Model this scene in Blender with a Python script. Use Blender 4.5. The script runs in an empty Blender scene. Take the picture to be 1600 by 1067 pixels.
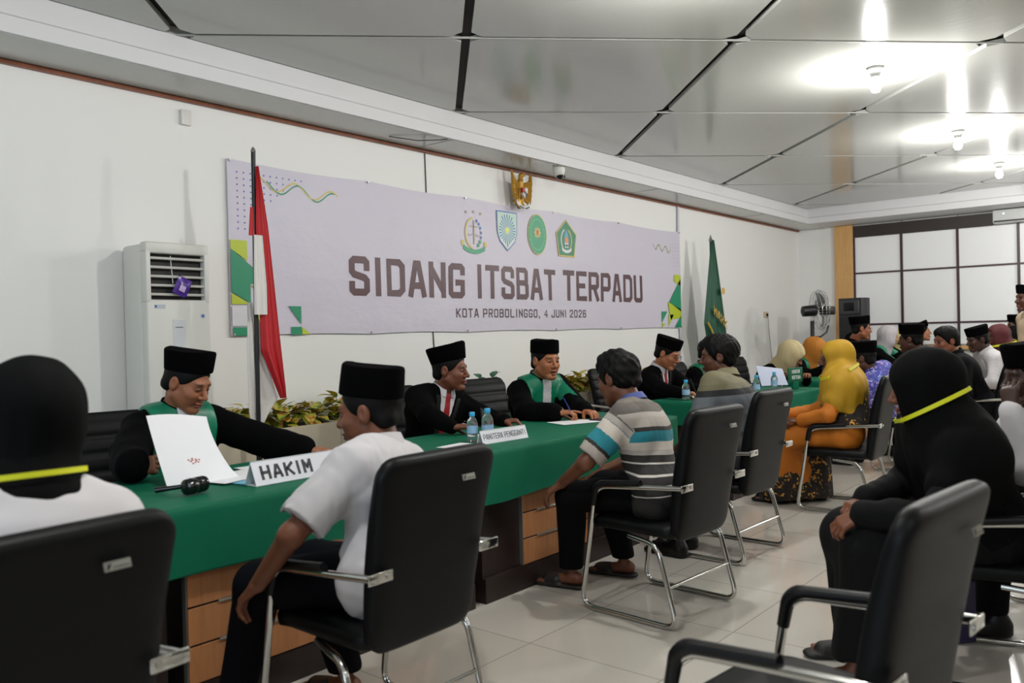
import bpy, bmesh, math, random
import numpy as np
from mathutils import Vector, Matrix

SC = bpy.context.scene
COL = SC.collection
R_ = math.radians

# ------------------------------------------------------------------ camera
CAM_F, CAM_HEAD, CAM_PITCH, CAM_ROLL, CAM_H = 1298.0, 39.73, -0.506, -1.33, 1.36
def camera_axes():
    hd, pi, ro = R_(CAM_HEAD), R_(CAM_PITCH), R_(CAM_ROLL)
    F = Vector((math.cos(hd)*math.cos(pi), math.sin(hd)*math.cos(pi), math.sin(pi)))
    R = Vector((math.sin(hd), -math.cos(hd), 0))
    U = R.cross(F)
    return R*math.cos(ro)+U*math.sin(ro), -R*math.sin(ro)+U*math.cos(ro), F
_r, _u, _f = camera_axes()
cam_data = bpy.data.cameras.new('camera')
cam_data.sensor_width = 36.0
cam_data.lens = CAM_F/1600*36.0
cam_data.clip_start = 0.05
cam_data.clip_end = 100
cam = bpy.data.objects.new('camera', cam_data)
COL.objects.link(cam)
m = Matrix((( _r.x, _u.x, -_f.x, 0), (_r.y, _u.y, -_f.y, 0), (_r.z, _u.z, -_f.z, CAM_H), (0, 0, 0, 1)))
cam.matrix_world = m
cam_data.dof.use_dof = True
cam_data.dof.focus_distance = 5.6
cam_data.dof.aperture_fstop = 2.8
SC.camera = cam

# ------------------------------------------------------------------ world, exposure, daylight
SC.view_settings.view_transform = 'Standard'
SC.view_settings.look = 'None'
SC.view_settings.exposure = 0.84
SC.view_settings.gamma = 1.0
SC.view_settings.use_curve_mapping = False
SC.cycles.use_denoising = True
SC.cycles.max_bounces = 8
SC.cycles.diffuse_bounces = 4
SC.cycles.glossy_bounces = 4
SC.cycles.transmission_bounces = 6
SC.cycles.transparent_max_bounces = 8
SC.cycles.sample_clamp_indirect = 4.0
SC.cycles.caustics_reflective = False
SC.cycles.caustics_refractive = False
world = bpy.data.worlds.new('world')
SC.world = world
world.use_nodes = True
world.node_tree.nodes['Background'].inputs[0].default_value = (0.75, 0.85, 1.0, 1)
world.node_tree.nodes['Background'].inputs[1].default_value = 0.2

LAMP_W = 43.0
LAMP_Z = 3.08
LAMPS = [(x, 1.77) for x in (1.1, 3.7, 6.25, 8.85, 10.95)]
LAMPS_BACK = [(x, y) for y in (-.85, -3.3) for x in (.5, 4.5, 8.5, 12.0)]   # the rest of the room, outside the photo
LAMP_BACK_W = 16.0
FILL_W = 45.0     # daylight coming in through the open door side behind the camera
def area_light(name, loc, rot, size, size_y, power, color):
    l = bpy.data.lights.new(name, 'AREA')
    l.shape = 'RECTANGLE'; l.size = size; l.size_y = size_y; l.energy = power; l.color = color
    o = bpy.data.objects.new(name, l); o.location = loc; o.rotation_euler = rot
    COL.objects.link(o)
    return o
# window daylight in the near end wall, cool, pointing into the room (+X)
area_light('daylight_window', (-2.9, 1.2, 1.7), (0, R_(-90), 0), 2.0, 3.4, FILL_W, (0.72, 0.86, 1.0))

# ------------------------------------------------------------------ materials
def lin(c):
    if isinstance(c, str):
        c = [int(c[i:i+2], 16)/255 for i in (0, 2, 4)]
    return tuple(((v/12.92) if v <= .04045 else ((v+.055)/1.055)**2.4) for v in c)
def new_mat(name):
    m = bpy.data.materials.new(name); m.use_nodes = True
    nt = m.node_tree
    return m, nt, nt.nodes['Principled BSDF']
def add_bump(nt, b, kind='noise', scale=40, strength=.2, dist=.01, detail=3, stretch=None):
    tc = nt.nodes.new('ShaderNodeTexCoord')
    src = tc.outputs['Object']
    if stretch:
        mp = nt.nodes.new('ShaderNodeMapping'); mp.inputs['Scale'].default_value = stretch
        nt.links.new(src, mp.inputs[0]); src = mp.outputs[0]
    if kind == 'noise':
        t = nt.nodes.new('ShaderNodeTexNoise'); t.inputs['Scale'].default_value = scale; t.inputs['Detail'].default_value = detail
        out = t.outputs[0]
    else:
        t = nt.nodes.new('ShaderNodeTexVoronoi'); t.inputs['Scale'].default_value = scale
        out = t.outputs['Distance']
    nt.links.new(src, t.inputs['Vector'])
    bp = nt.nodes.new('ShaderNodeBump'); bp.inputs['Strength'].default_value = strength; bp.inputs['Distance'].default_value = dist
    nt.links.new(out, bp.inputs['Height']); nt.links.new(bp.outputs[0], b.inputs['Normal'])
    return t, out, tc
MATS = {}
def mat(name, color, rough=.6, metal=0, spec=.5, bump=None, vary=0, emit=None, sheen=0):
    if name in MATS: return MATS[name]
    m, nt, b = new_mat(name)
    c = lin(color)
    b.inputs['Base Color'].default_value = (*c, 1)
    b.inputs['Roughness'].default_value = rough
    b.inputs['Metallic'].default_value = metal
    b.inputs['Specular IOR Level'].default_value = spec
    if sheen:
        b.inputs['Sheen Weight'].default_value = sheen
    if emit:
        b.inputs['Emission Color'].default_value = (*lin(emit[0]), 1); b.inputs['Emission Strength'].default_value = emit[1]
    if bump is None: bump = dict(scale=60, strength=.08, dist=.004)
    t, out, tc = add_bump(nt, b, **bump)
    if vary:
        t2 = nt.nodes.new('ShaderNodeTexNoise'); t2.inputs['Scale'].default_value = 3.0; t2.inputs['Detail'].default_value = 4
        nt.links.new(tc.outputs['Object'], t2.inputs['Vector'])
        mr = nt.nodes.new('ShaderNodeMapRange'); mr.inputs['To Min'].default_value = 1-vary; mr.inputs['To Max'].default_value = 1+vary
        nt.links.new(t2.outputs[0], mr.inputs[0])
        mx = nt.nodes.new('ShaderNodeMix'); mx.data_type = 'RGBA'; mx.blend_type = 'MULTIPLY'; mx.inputs[0].default_value = 1
        mx.inputs[6].default_value = (*c, 1)
        nt.links.new(mr.outputs[0], mx.inputs[7]); nt.links.new(mx.outputs[2], b.inputs['Base Color'])
    MATS[name] = m
    return m
def ramp_mat(name, stops, attr='band', rough=.8, interp='CONSTANT', bump=None):
    m, nt, b = new_mat(name)
    a = nt.nodes.new('ShaderNodeAttribute'); a.attribute_name = attr
    r = nt.nodes.new('ShaderNodeValToRGB'); r.color_ramp.interpolation = interp
    el = r.color_ramp.elements
    while len(el) > 1: el.remove(el[-1])
    el[0].position = stops[0][0]; el[0].color = (*lin(stops[0][1]), 1)
    for p, c in stops[1:]:
        e = el.new(p); e.color = (*lin(c), 1)
    nt.links.new(a.outputs['Fac'], r.inputs[0]); nt.links.new(r.outputs[0], b.inputs['Base Color'])
    b.inputs['Roughness'].default_value = rough
    add_bump(nt, b, **(bump or dict(scale=220, strength=.15, dist=.002)))
    MATS[name] = m
    return m
def attr_mat(name, rough=.5, spec=.4, bump=None):
    m, nt, b = new_mat(name)
    a = nt.nodes.new('ShaderNodeAttribute'); a.attribute_name = 'tint'
    nt.links.new(a.outputs['Color'], b.inputs['Base Color'])
    b.inputs['Roughness'].default_value = rough; b.inputs['Specular IOR Level'].default_value = spec
    add_bump(nt, b, **(bump or dict(scale=180, strength=.12, dist=.002)))
    MATS[name] = m
    return m
def pattern_mat(name, cols, scale=16, rough=.8):
    """blotchy printed textile: voronoi cells picking from a list of colours, with dark ground between"""
    m, nt, b = new_mat(name)
    tc = nt.nodes.new('ShaderNodeTexCoord')
    v = nt.nodes.new('ShaderNodeTexVoronoi'); v.inputs['Scale'].default_value = scale
    n = nt.nodes.new('ShaderNodeTexNoise'); n.inputs['Scale'].default_value = scale*1.4; n.inputs['Detail'].default_value = 3
    nt.links.new(tc.outputs['Object'], n.inputs['Vector'])
    mixv = nt.nodes.new('ShaderNodeMix'); mixv.data_type = 'VECTOR'; mixv.inputs[0].default_value = .12
    nt.links.new(tc.outputs['Object'], mixv.inputs[4]); nt.links.new(n.outputs['Color'], mixv.inputs[5])
    nt.links.new(mixv.outputs[1], v.inputs['Vector'])
    r = nt.nodes.new('ShaderNodeValToRGB'); r.color_ramp.interpolation = 'CONSTANT'
    el = r.color_ramp.elements
    while len(el) > 1: el.remove(el[-1])
    el[0].position = 0; el[0].color = (*lin(cols[0]), 1)
    for i, c in enumerate(cols[1:-1]):
        e = el.new((i+1)/(len(cols)-1)*.9); e.color = (*lin(c), 1)
    sep = nt.nodes.new('ShaderNodeSeparateColor'); nt.links.new(v.outputs['Color'], sep.inputs[0])
    nt.links.new(sep.outputs[0], r.inputs[0])
    gt = nt.nodes.new('ShaderNodeMath'); gt.operation = 'GREATER_THAN'; gt.inputs[1].default_value = .42
    nt.links.new(v.outputs['Distance'], gt.inputs[0])
    mx = nt.nodes.new('ShaderNodeMix'); mx.data_type = 'RGBA'
    nt.links.new(gt.outputs[0], mx.inputs[0]); nt.links.new(r.outputs[0], mx.inputs[6]); mx.inputs[7].default_value = (*lin(cols[-1]), 1)
    nt.links.new(mx.outputs[2], b.inputs['Base Color'])
    b.inputs['Roughness'].default_value = rough
    MATS[name] = m
    return m
def wood_mat(name, c1, c2, rough=.45, stretch=(2, 2, 14), scale=3):
    m, nt, b = new_mat(name)
    tc = nt.nodes.new('ShaderNodeTexCoord'); mp = nt.nodes.new('ShaderNodeMapping'); mp.inputs['Scale'].default_value = stretch
    n = nt.nodes.new('ShaderNodeTexNoise'); n.inputs['Scale'].default_value = scale; n.inputs['Detail'].default_value = 6; n.inputs['Distortion'].default_value = .4
    r = nt.nodes.new('ShaderNodeValToRGB')
    r.color_ramp.elements[0].position = .3; r.color_ramp.elements[0].color = (*lin(c1), 1)
    r.color_ramp.elements[1].position = .7; r.color_ramp.elements[1].color = (*lin(c2), 1)
    nt.links.new(tc.outputs['Object'], mp.inputs[0]); nt.links.new(mp.outputs[0], n.inputs['Vector'])
    nt.links.new(n.outputs[0], r.inputs[0]); nt.links.new(r.outputs[0], b.inputs['Base Color'])
    b.inputs['Roughness'].default_value = rough
    MATS[name] = m
    return m

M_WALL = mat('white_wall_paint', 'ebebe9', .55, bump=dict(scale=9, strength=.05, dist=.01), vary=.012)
M_SOFFIT_WHITE = mat('white_cornice_paint', 'd6d6d8', .5)
M_TRIM = wood_mat('brown_wood_trim', '6a3a22', '84492c', .35, (3, 3, 3), 4)
M_CHROME = mat('chrome', 'c9c9c6', .12, 1.0, bump=dict(scale=5, strength=.01, dist=.001))
M_ALU = mat('brushed_aluminium', 'b9b8b4', .32, .9)
M_LEATHER = mat('black_leather', '090a0c', .46, spec=.16, bump=dict(scale=260, strength=.25, dist=.0012), vary=.1)
M_PLASTIC = mat('black_plastic', '08080a', .4, spec=.3)
M_BLACK = mat('matte_black_metal', '101012', .45)
M_GREEN = mat('green_tablecloth', '005f44', .62, spec=.22, bump=dict(scale=350, strength=.2, dist=.001), vary=.06)
M_WOOD = wood_mat('light_desk_wood', 'a86f45', 'bb8052', .42, (14, 14, 1.4), 3)
M_DARKWOOD = wood_mat('dark_desk_wood', '1c110f', '261613', .4, (12, 12, 1.2), 3)
M_PILASTER = wood_mat('honey_veneer', 'c99a5e', 'd6a96c', .4, (16, 16, 1.2), 3)
M_PAPER = mat('white_paper', 'e6e6ea', .7)
M_BLACKCLOTH = mat('black_wool_cloth', '050506', .9, spec=.06, bump=dict(scale=300, strength=.2, dist=.001))
M_VELVET = mat('black_velvet', '040405', .95, spec=.04, bump=dict(scale=400, strength=.2, dist=.001))
M_HAIR = mat('black_hair', '080707', .6, spec=.15, bump=dict(scale=90, strength=.6, dist=.004, stretch=(1, 1, .25)))
M_SATIN = mat('green_satin', '057052', .38, spec=.5, bump=dict(scale=30, strength=.12, dist=.004))
M_WHITECLOTH = mat('white_cotton', 'c4c1c4', .85, spec=.2, bump=dict(scale=300, strength=.15, dist=.001))
M_RED = mat('red_satin', '8e0a18', .4)
M_YELLOW = mat('yellow_ribbon', 'd5d81a', .6)
M_BLACKSCARF = mat('black_scarf_cloth', '060607', .85, spec=.1, bump=dict(scale=120, strength=.12, dist=.002))
M_TROUSER = mat('dark_trousers', '09090c', .85, spec=.1)
M_SKIN = attr_mat('skin', .48, .4)
M_EYE = mat('eye_white', 'd8d4cc', .25)
M_IRIS = mat('dark_iris', '120b08', .15)

def glossy_panel_mat():
    m, nt, b = new_mat('glossy_ceiling_panel')
    b.inputs['Base Color'].default_value = (*lin('b2b3ae'), 1)
    b.inputs['Roughness'].default_value = .16
    b.inputs['Specular IOR Level'].default_value = .6
    tc = nt.nodes.new('ShaderNodeTexCoord'); mp = nt.nodes.new('ShaderNodeMapping')
    # planks run across the room diagonal: long low waves in one direction
    mp.inputs['Rotation'].default_value = (0, 0, R_(45)); mp.inputs['Scale'].default_value = (9, .35, 1)
    n = nt.nodes.new('ShaderNodeTexNoise'); n.inputs['Scale'].default_value = 3.2; n.inputs['Detail'].default_value = 2
    nt.links.new(tc.outputs['Object'], mp.inputs[0]); nt.links.new(mp.outputs[0], n.inputs['Vector'])
    bp = nt.nodes.new('ShaderNodeBump'); bp.inputs['Strength'].default_value = .05; bp.inputs['Distance'].default_value = .012
    nt.links.new(n.outputs[0], bp.inputs['Height']); nt.links.new(bp.outputs[0], b.inputs['Normal'])
    n2 = nt.nodes.new('ShaderNodeTexNoise'); n2.inputs['Scale'].default_value = .8; n2.inputs['Detail'].default_value = 3
    nt.links.new(tc.outputs['Object'], n2.inputs['Vector'])
    mr = nt.nodes.new('ShaderNodeMapRange'); mr.inputs['To Min'].default_value = .09; mr.inputs['To Max'].default_value = .2
    nt.links.new(n2.outputs[0], mr.inputs[0]); nt.links.new(mr.outputs[0], b.inputs['Roughness'])
    return m
M_CEIL = glossy_panel_mat()

def floor_mat():
    m, nt, b = new_mat('glossy_floor_tile')
    tc = nt.nodes.new('ShaderNodeTexCoord')
    mp = nt.nodes.new('ShaderNodeMapping'); mp.inputs['Location'].default_value = (-2.83+.645*10, -1.635+.655*10, 0)
    nt.links.new(tc.outputs['Object'], mp.inputs[0])
    br = nt.nodes.new('ShaderNodeTexBrick')
    br.offset = 0; br.squash = 1
    br.inputs['Scale'].default_value = 1.0
    br.inputs['Brick Width'].default_value = .645; br.inputs['Row Height'].default_value = .655
    br.inputs['Mortar Size'].default_value = .0016; br.inputs['Mortar Smooth'].default_value = .1
    br.inputs['Color1'].default_value = (*lin('c3bcb2'), 1); br.inputs['Color2'].default_value = (*lin('c8c2b9'), 1)
    br.inputs['Mortar'].default_value = (*lin('6d675f'), 1)
    nt.links.new(mp.outputs[0], br.inputs['Vector'])
    n = nt.nodes.new('ShaderNodeTexNoise'); n.inputs['Scale'].default_value = 1.6; n.inputs['Detail'].default_value = 6
    nt.links.new(tc.outputs['Object'], n.inputs['Vector'])
    mr = nt.nodes.new('ShaderNodeMapRange'); mr.inputs['To Min'].default_value = .93; mr.inputs['To Max'].default_value = 1.05
    nt.links.new(n.outputs[0], mr.inputs[0])
    mx = nt.nodes.new('ShaderNodeMix'); mx.data_type = 'RGBA'; mx.blend_type = 'MULTIPLY'; mx.inputs[0].default_value = 1
    nt.links.new(br.outputs['Color'], mx.inputs[6]); nt.links.new(mr.outputs[0], mx.inputs[7]); nt.links.new(mx.outputs[2], b.inputs['Base Color'])
    b.inputs['Roughness'].default_value = .1
    b.inputs['Specular IOR Level'].default_value = .5
    bp = nt.nodes.new('ShaderNodeBump'); bp.inputs['Strength'].default_value = .05; bp.inputs['Distance'].default_value = .01
    nt.links.new(n.outputs[0], bp.inputs['Height']); nt.links.new(bp.outputs[0], b.inputs['Normal'])
    return m
M_FLOOR = floor_mat()
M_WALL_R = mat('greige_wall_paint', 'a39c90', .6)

# ------------------------------------------------------------------ mesh builder and object helpers
class MB:
    def __init__(s): s.v = []; s.f = []; s.mi = []; s.mats = []; s.m = 0
    def use(s, mt):
        if mt not in s.mats: s.mats.append(mt)
        s.m = s.mats.index(mt); return s
    def add(s, vs, fs):
        o = len(s.v); s.v += [tuple(v) for v in vs]
        for f in fs: s.f.append(tuple(i+o for i in f)); s.mi.append(s.m)
        return s
    def box(s, lo, hi, bev=0, M=None):
        (x0, y0, z0), (x1, y1, z1) = lo, hi
        if bev <= 0:
            vs = [(x, y, z) for x in (x0, x1) for y in (y0, y1) for z in (z0, z1)]
            fs = [(0, 1, 3, 2), (4, 6, 7, 5), (0, 4, 5, 1), (2, 3, 7, 6), (0, 2, 6, 4), (1, 5, 7, 3)]
        else:
            bm = bmesh.new(); bmesh.ops.create_cube(bm, size=1)
            for v in bm.verts: v.co = Vector(((x0+x1)/2+v.co.x*(x1-x0), (y0+y1)/2+v.co.y*(y1-y0), (z0+z1)/2+v.co.z*(z1-z0)))
            bmesh.ops.bevel(bm, geom=bm.edges[:], offset=bev, segments=3, profile=.5, affect='EDGES')
            vs = [tuple(v.co) for v in bm.verts]; fs = [tuple(v.index for v in f.verts) for f in bm.faces]; bm.free()
        if M is not None: vs = [tuple(M @ Vector(v)) for v in vs]
        return s.add(vs, fs)
    def tube(s, pts, r, n=10, closed=False, caps=True):
        P = [Vector(p) for p in pts]; N = len(P)
        rr = r if isinstance(r, (list, tuple)) else [r]*N
        T = []
        for i in range(N):
            if closed: t = P[(i+1) % N]-P[i-1]
            else: t = P[min(i+1, N-1)]-P[max(i-1, 0)]
            T.append(t.normalized())
        up = Vector((0, 0, 1)) if abs(T[0].z) < .9 else Vector((1, 0, 0))
        u = (up-T[0]*up.dot(T[0])).normalized(); vs = []
        for i in range(N):
            u = (u-T[i]*u.dot(T[i])).normalized(); w = T[i].cross(u)
            for k in range(n):
                a = 2*math.pi*k/n; vs.append(P[i]+(u*math.cos(a)+w*math.sin(a))*rr[i])
        fs = []
        for i in range(N if closed else N-1):
            j = (i+1) % N
            for k in range(n): fs.append((i*n+k, i*n+(k+1) % n, j*n+(k+1) % n, j*n+k))
        if caps and not closed:
            fs.append(tuple(range(n-1, -1, -1))); fs.append(tuple((N-1)*n+k for k in range(n)))
        return s.add(vs, fs)
    def lathe(s, prof, c=(0, 0, 0), n=20, M=None):
        vs = []
        for r, z in prof:
            for k in range(n):
                a = 2*math.pi*k/n; vs.append((c[0]+r*math.cos(a), c[1]+r*math.sin(a), c[2]+z))
        fs = [(i*n+k, i*n+(k+1) % n, (i+1)*n+(k+1) % n, (i+1)*n+k) for i in range(len(prof)-1) for k in range(n)]
        fs.append(tuple(range(n-1, -1, -1))); fs.append(tuple((len(prof)-1)*n+k for k in range(n)))
        if M is not None: vs = [tuple(M @ Vector(v)) for v in vs]
        return s.add(vs, fs)
    def loft(s, rings, caps=True):
        n = len(rings[0]); vs = [p for r in rings for p in r]
        fs = [(i*n+k, i*n+(k+1) % n, (i+1)*n+(k+1) % n, (i+1)*n+k) for i in range(len(rings)-1) for k in range(n)]
        if caps: fs.append(tuple(range(n-1, -1, -1))); fs.append(tuple((len(rings)-1)*n+k for k in range(n)))
        return s.add(vs, fs)
    def prism(s, poly, to3, t0, t1):
        """poly = 2D points, to3(u, v, t) -> 3D"""
        n = len(poly)
        vs = [to3(u, v, t0) for u, v in poly]+[to3(u, v, t1) for u, v in poly]
        fs = [tuple(range(n)), tuple(range(2*n-1, n-1, -1))]+[(k, (k+1) % n+0, n+(k+1) % n, n+k) for k in range(n)]
        return s.add(vs, fs)
    def grid(s, fn, nu, nv):
        vs = [fn(i/nu, j/nv) for j in range(nv+1) for i in range(nu+1)]
        fs = [(j*(nu+1)+i, j*(nu+1)+i+1, (j+1)*(nu+1)+i+1, (j+1)*(nu+1)+i) for j in range(nv) for i in range(nu)]
        return s.add(vs, fs)
    def sphere(s, c, r, nu=14, nv=9, sc=(1, 1, 1)):
        prof = [(math.sin(math.pi*i/nv)*r, -math.cos(math.pi*i/nv)*r) for i in range(nv+1)]
        prof[0] = (1e-4, -r); prof[-1] = (1e-4, r)
        vs = []
        for rad, z in prof:
            for k in range(nu):
                a = 2*math.pi*k/nu; vs.append((c[0]+rad*math.cos(a)*sc[0], c[1]+rad*math.sin(a)*sc[1], c[2]+z*sc[2]))
        fs = [(i*nu+k, i*nu+(k+1) % nu, (i+1)*nu+(k+1) % nu, (i+1)*nu+k) for i in range(nv) for k in range(nu)]
        return s.add(vs, fs)
    def build(s, name, mt=None, parent=None, smooth=True, angle=40, flip=False):
        me = bpy.data.meshes.new(name)
        me.from_pydata(s.v, [], s.f)
        if mt is not None and not s.mats: s.mats = [mt]
        for q in s.mats: me.materials.append(q)
        me.polygons.foreach_set('material_index', s.mi)
        bm = bmesh.new(); bm.from_mesh(me)
        bmesh.ops.recalc_face_normals(bm, faces=bm.faces[:])
        bm.to_mesh(me); bm.free()
        if smooth:
            me.polygons.foreach_set('use_smooth', [True]*len(me.polygons))
            try: me.set_sharp_from_angle(angle=R_(angle))
            except Exception: pass
        o = bpy.data.objects.new(name, me); COL.objects.link(o)
        if parent: o.parent = parent
        return o
def tag(o, label, cat, group=None, kind=None):
    if label: o['label'] = label
    if cat: o['category'] = cat
    if group: o['group'] = group
    if kind: o['kind'] = kind
    return o
def thing(name, label, cat, loc=(0, 0, 0), rz=0, group=None):
    o = bpy.data.objects.new(name, None); COL.objects.link(o)
    o.empty_display_size = .1
    o.location = loc; o.rotation_euler = (0, 0, rz)
    return tag(o, label, cat, group)
def struct(name, mb, mt=None, smooth=False):
    o = mb.build(name, mt, None, smooth); o['kind'] = 'structure'; return o
def dup(root, loc, rz, label=None, group=None):
    def cp(o, par):
        c = o.copy(); COL.objects.link(c)
        if par is not None: c.parent = par
        for ch in list(KIDS.get(o.name, [])): cp(ch, c)
        return c
    r = cp(root, None); r.location = loc; r.rotation_euler = (0, 0, rz)
    if label: r['label'] = label
    if group: r['group'] = group
    return r
KIDS = {}
def note_kids(root):
    for o in [x for x in COL.objects if x.parent is not None]:
        KIDS.setdefault(o.parent.name, [])
        if o not in KIDS[o.parent.name]: KIDS[o.parent.name].append(o)
def fillet(pts, rad, seg=6):
    P = [Vector(p) for p in pts]; out = [P[0]]
    for i in range(1, len(P)-1):
        a, b, c = P[i-1], P[i], P[i+1]
        r = rad[i-1] if isinstance(rad, (list, tuple)) else rad
        u = (a-b); v = (c-b); r = min(r, u.length*.49, v.length*.49)
        p0 = b+u.normalized()*r; p1 = b+v.normalized()*r
        for k in range(seg+1):
            t = k/seg; out.append(p0*(1-t)**2+b*2*t*(1-t)+p1*t*t)
    out.append(P[-1]); return out

# ================================================================== THE ROOM
XN, XF, YR, YL = -3.0, 13.8, -5.0, 5.2      # near end, far end, right side, banner wall
ZS, ZC = 2.98, 3.2                           # underside of the perimeter soffit, main ceiling
def rect_struct(name, lo, hi, mt): return struct(name, MB().box(lo, hi), mt)
rect_struct('floor', (XN-.1, YR-.1, -.1), (XF+.1, YL+.1, 0), M_FLOOR)
rect_struct('wall_left', (XN-.1, YL, 0), (XF+.1, YL+.12, 3.4), M_WALL)
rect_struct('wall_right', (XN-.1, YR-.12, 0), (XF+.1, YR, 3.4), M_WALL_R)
# near end wall with the window opening the daylight comes through
w = MB()
w.box((XN-.12, YR, 0), (XN, -.6, 3.4)); w.box((XN-.12, 3.0, 0), (XN, YL, 3.4))
w.box((XN-.12, -.6, 0), (XN, 3.0, .6)); w.box((XN-.12, -.6, 2.8), (XN, 3.0, 3.4))
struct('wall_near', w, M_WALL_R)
rect_struct('wall_far', (XF, YR, 0), (XF+.12, YL, 3.4), M_WALL)

# ceiling: diagonal square panels with open joints over a dark void
GA, GB, GS = 5.15, .235, 1.72
M_VOID = mat('dark_ceiling_joint', '2a211d', .7)
rect_struct('ceiling', (XN-.1, YR-.1, ZC+.05), (XF+.1, YL+.1, ZC+.15), M_VOID)
cl = MB().use(M_CEIL)
q2 = math.sqrt(.5)
def ab(a, b): return ((a+b)*q2, (a-b)*q2)
X0c, X1c, Y0c, Y1c = XN, 12.93, YR, 4.705
def clip_poly(poly):
    def cut(p, ax, lim, sgn):
        out = []
        for i in range(len(p)):
            A, B = p[i], p[(i+1) % len(p)]
            da, db = sgn*(A[ax]-lim), sgn*(B[ax]-lim)
            if da <= 0: out.append(A)
            if da*db < 0:
                t = da/(da-db); out.append((A[0]+(B[0]-A[0])*t, A[1]+(B[1]-A[1])*t))
        return out
    for ax, lim, sg in ((0, X1c, 1), (0, X0c, -1), (1, Y1c, 1), (1, Y0c, -1)):
        poly = cut(poly, ax, lim, sg)
        if len(poly) < 3: return None
    return poly
for i in range(-7, 9):
    for j in range(-9, 9):
        a0, a1 = GA+GS*i+.014, GA+GS*(i+1)-.014      # thin joint across
        b0, b1 = GB+GS*j+.028, GB+GS*(j+1)-.028      # wide joint along
        c = .07
        poly = [ab(a0+c, b0), ab(a1-c, b0), ab(a1, b0+c), ab(a1, b1-c), ab(a1-c, b1), ab(a0+c, b1), ab(a0, b1-c), ab(a0, b0+c)]
        poly = clip_poly(poly)
        if poly: cl.prism(poly, lambda u, v, t: (u, v, t), ZC, ZC+.035)
struct('ceiling_panels', cl)
# pale edge beads along the panel joints
bd = MB().use(mat('pale_joint_bead', 'a9a9a4', .4))
for i in range(-4, 9):
    a = GA+GS*i
    p0, p1 = ab(a, -9), ab(a, 9)
    def seg_clip(p0, p1):
        t0, t1 = 0., 1.
        for ax, lo, hi in ((0, X0c, X1c), (1, Y0c, Y1c)):
            d = p1[ax]-p0[ax]
            ta, tb = sorted(((lo-p0[ax])/d, (hi-p0[ax])/d)); t0 = max(t0, ta); t1 = min(t1, tb)
        if t0 >= t1: return None
        return [(p0[0]+(p1[0]-p0[0])*t, p0[1]+(p1[1]-p0[1])*t) for t in (t0, t1)]
    sg = seg_clip(p0, p1)
    if sg:
        (xa, ya), (xb, yb) = sg; nx, ny = q2*.014, q2*.014
        bd.add([(xa+nx, ya+ny, ZC-.002), (xb+nx, yb+ny, ZC-.002), (xb+nx*1.45, yb+ny*1.45, ZC-.002), (xa+nx*1.45, ya+ny*1.45, ZC-.002),
                (xa+nx, ya+ny, ZC+.01), (xb+nx, yb+ny, ZC+.01), (xb+nx*1.45, yb+ny*1.45, ZC+.01), (xa+nx*1.45, ya+ny*1.45, ZC+.01)],
               [(0, 1, 2, 3), (4, 7, 6, 5), (0, 4, 5, 1), (1, 5, 6, 2), (2, 6, 7, 3), (3, 7, 4, 0)])
struct('trim_1', bd)

# soffit round the banner wall and the far wall
def soffit(name, lo, hi): return rect_struct(name, lo, hi, M_SOFFIT)
M_SOFFIT = MATS.get('s') or mat('soffit_panel', 'bcbdb9', .22, spec=.5, bump=dict(scale=4, strength=.05, dist=.01))
rect_struct('ceiling_soffit_left', (XN, 4.72, ZS), (XF, YL, ZC+.1), M_SOFFIT)
rect_struct('ceiling_soffit_far', (12.95, YR, ZS), (XF, 4.72, ZC+.1), M_SOFFIT_WHITE)
# cornice: stepped white fascia on the soffit edge
def cornice(name, along_x):
    prof = [(0, -.012), (-.03, -.012), (-.03, .075), (-.012, .09), (-.002, .22), (0, .22)]
    mb = MB()
    if along_x: mb.prism(prof, lambda u, v, t: (t, 4.72+u, ZS+v), XN, 12.95)
    else: mb.prism(prof, lambda u, v, t: (12.95+u, t, ZS+v), YR, 4.72)
    return struct(name, mb, M_SOFFIT_WHITE)
cornice('trim_2', True); cornice('trim_3', False)
struct('trim_4', MB().box((XN, 5.165, ZS-.028), (XF, 5.2, ZS), .004), M_TRIM)
# panel seams under the soffit and on the wall
sm = MB()
for x in (5.0, 8.4, 11.4): sm.box((x, 4.74, ZS-.002), (x+.006, 5.16, ZS))
struct('trim_5', sm, mat('grey_seam', '8b8b86', .7))
sm = MB(); sm.tube([(5.12, 5.196, 2.95), (5.14, 5.196, 2.0), (5.2, 5.196, .8)], .006, 6)
struct('trim_6', sm, mat('dark_cable', '3a3a3a', .6))

# far wall: honey veneer pilaster, dark band and white lit-looking board panels with maroon bars
struct('pilaster', MB().box((13.72, 4.28, .0), (13.8, 4.57, 2.98), .004), M_PILASTER)
M_BOARD = mat('white_glass_board', 'f2f3f5', .25)
M_BAR = mat('maroon_bar', '3c2226', .4)
bars_y = [4.27, 3.56, 2.78, 2.0, 1.22, .44, -.34, -1.12]
fr = MB()
struct('window_1', MB().box((13.755, -1.12, 1.06), (13.775, 4.27, 2.77)), M_BOARD)
for y in bars_y: fr.box((13.735, y-.018, 1.02), (13.778, y+.018, 2.78))
for z in (1.385, 2.2): fr.box((13.74, -1.12, z-.013), (13.778, 4.27, z+.013))
struct('window_1_frame', fr, M_BAR)
struct('trim_7', MB().box((13.73, 2.32, 2.77), (13.8, 4.27, 2.955)), mat('dark_brown_band', '2c231f', .5))
struct('trim_8', MB().box((13.70, -1.12, .98), (13.8, 4.27, 1.03), .004), M_PILASTER)
cv = MB()
for y in (3.56, 2.78, 2.0, 1.2): cv.box((13.79, y-.006, 2.955), (13.80, y+.006, 2.98))
struct('trim_9', cv, mat('grey_seam', '8b8b86', .7))

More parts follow.
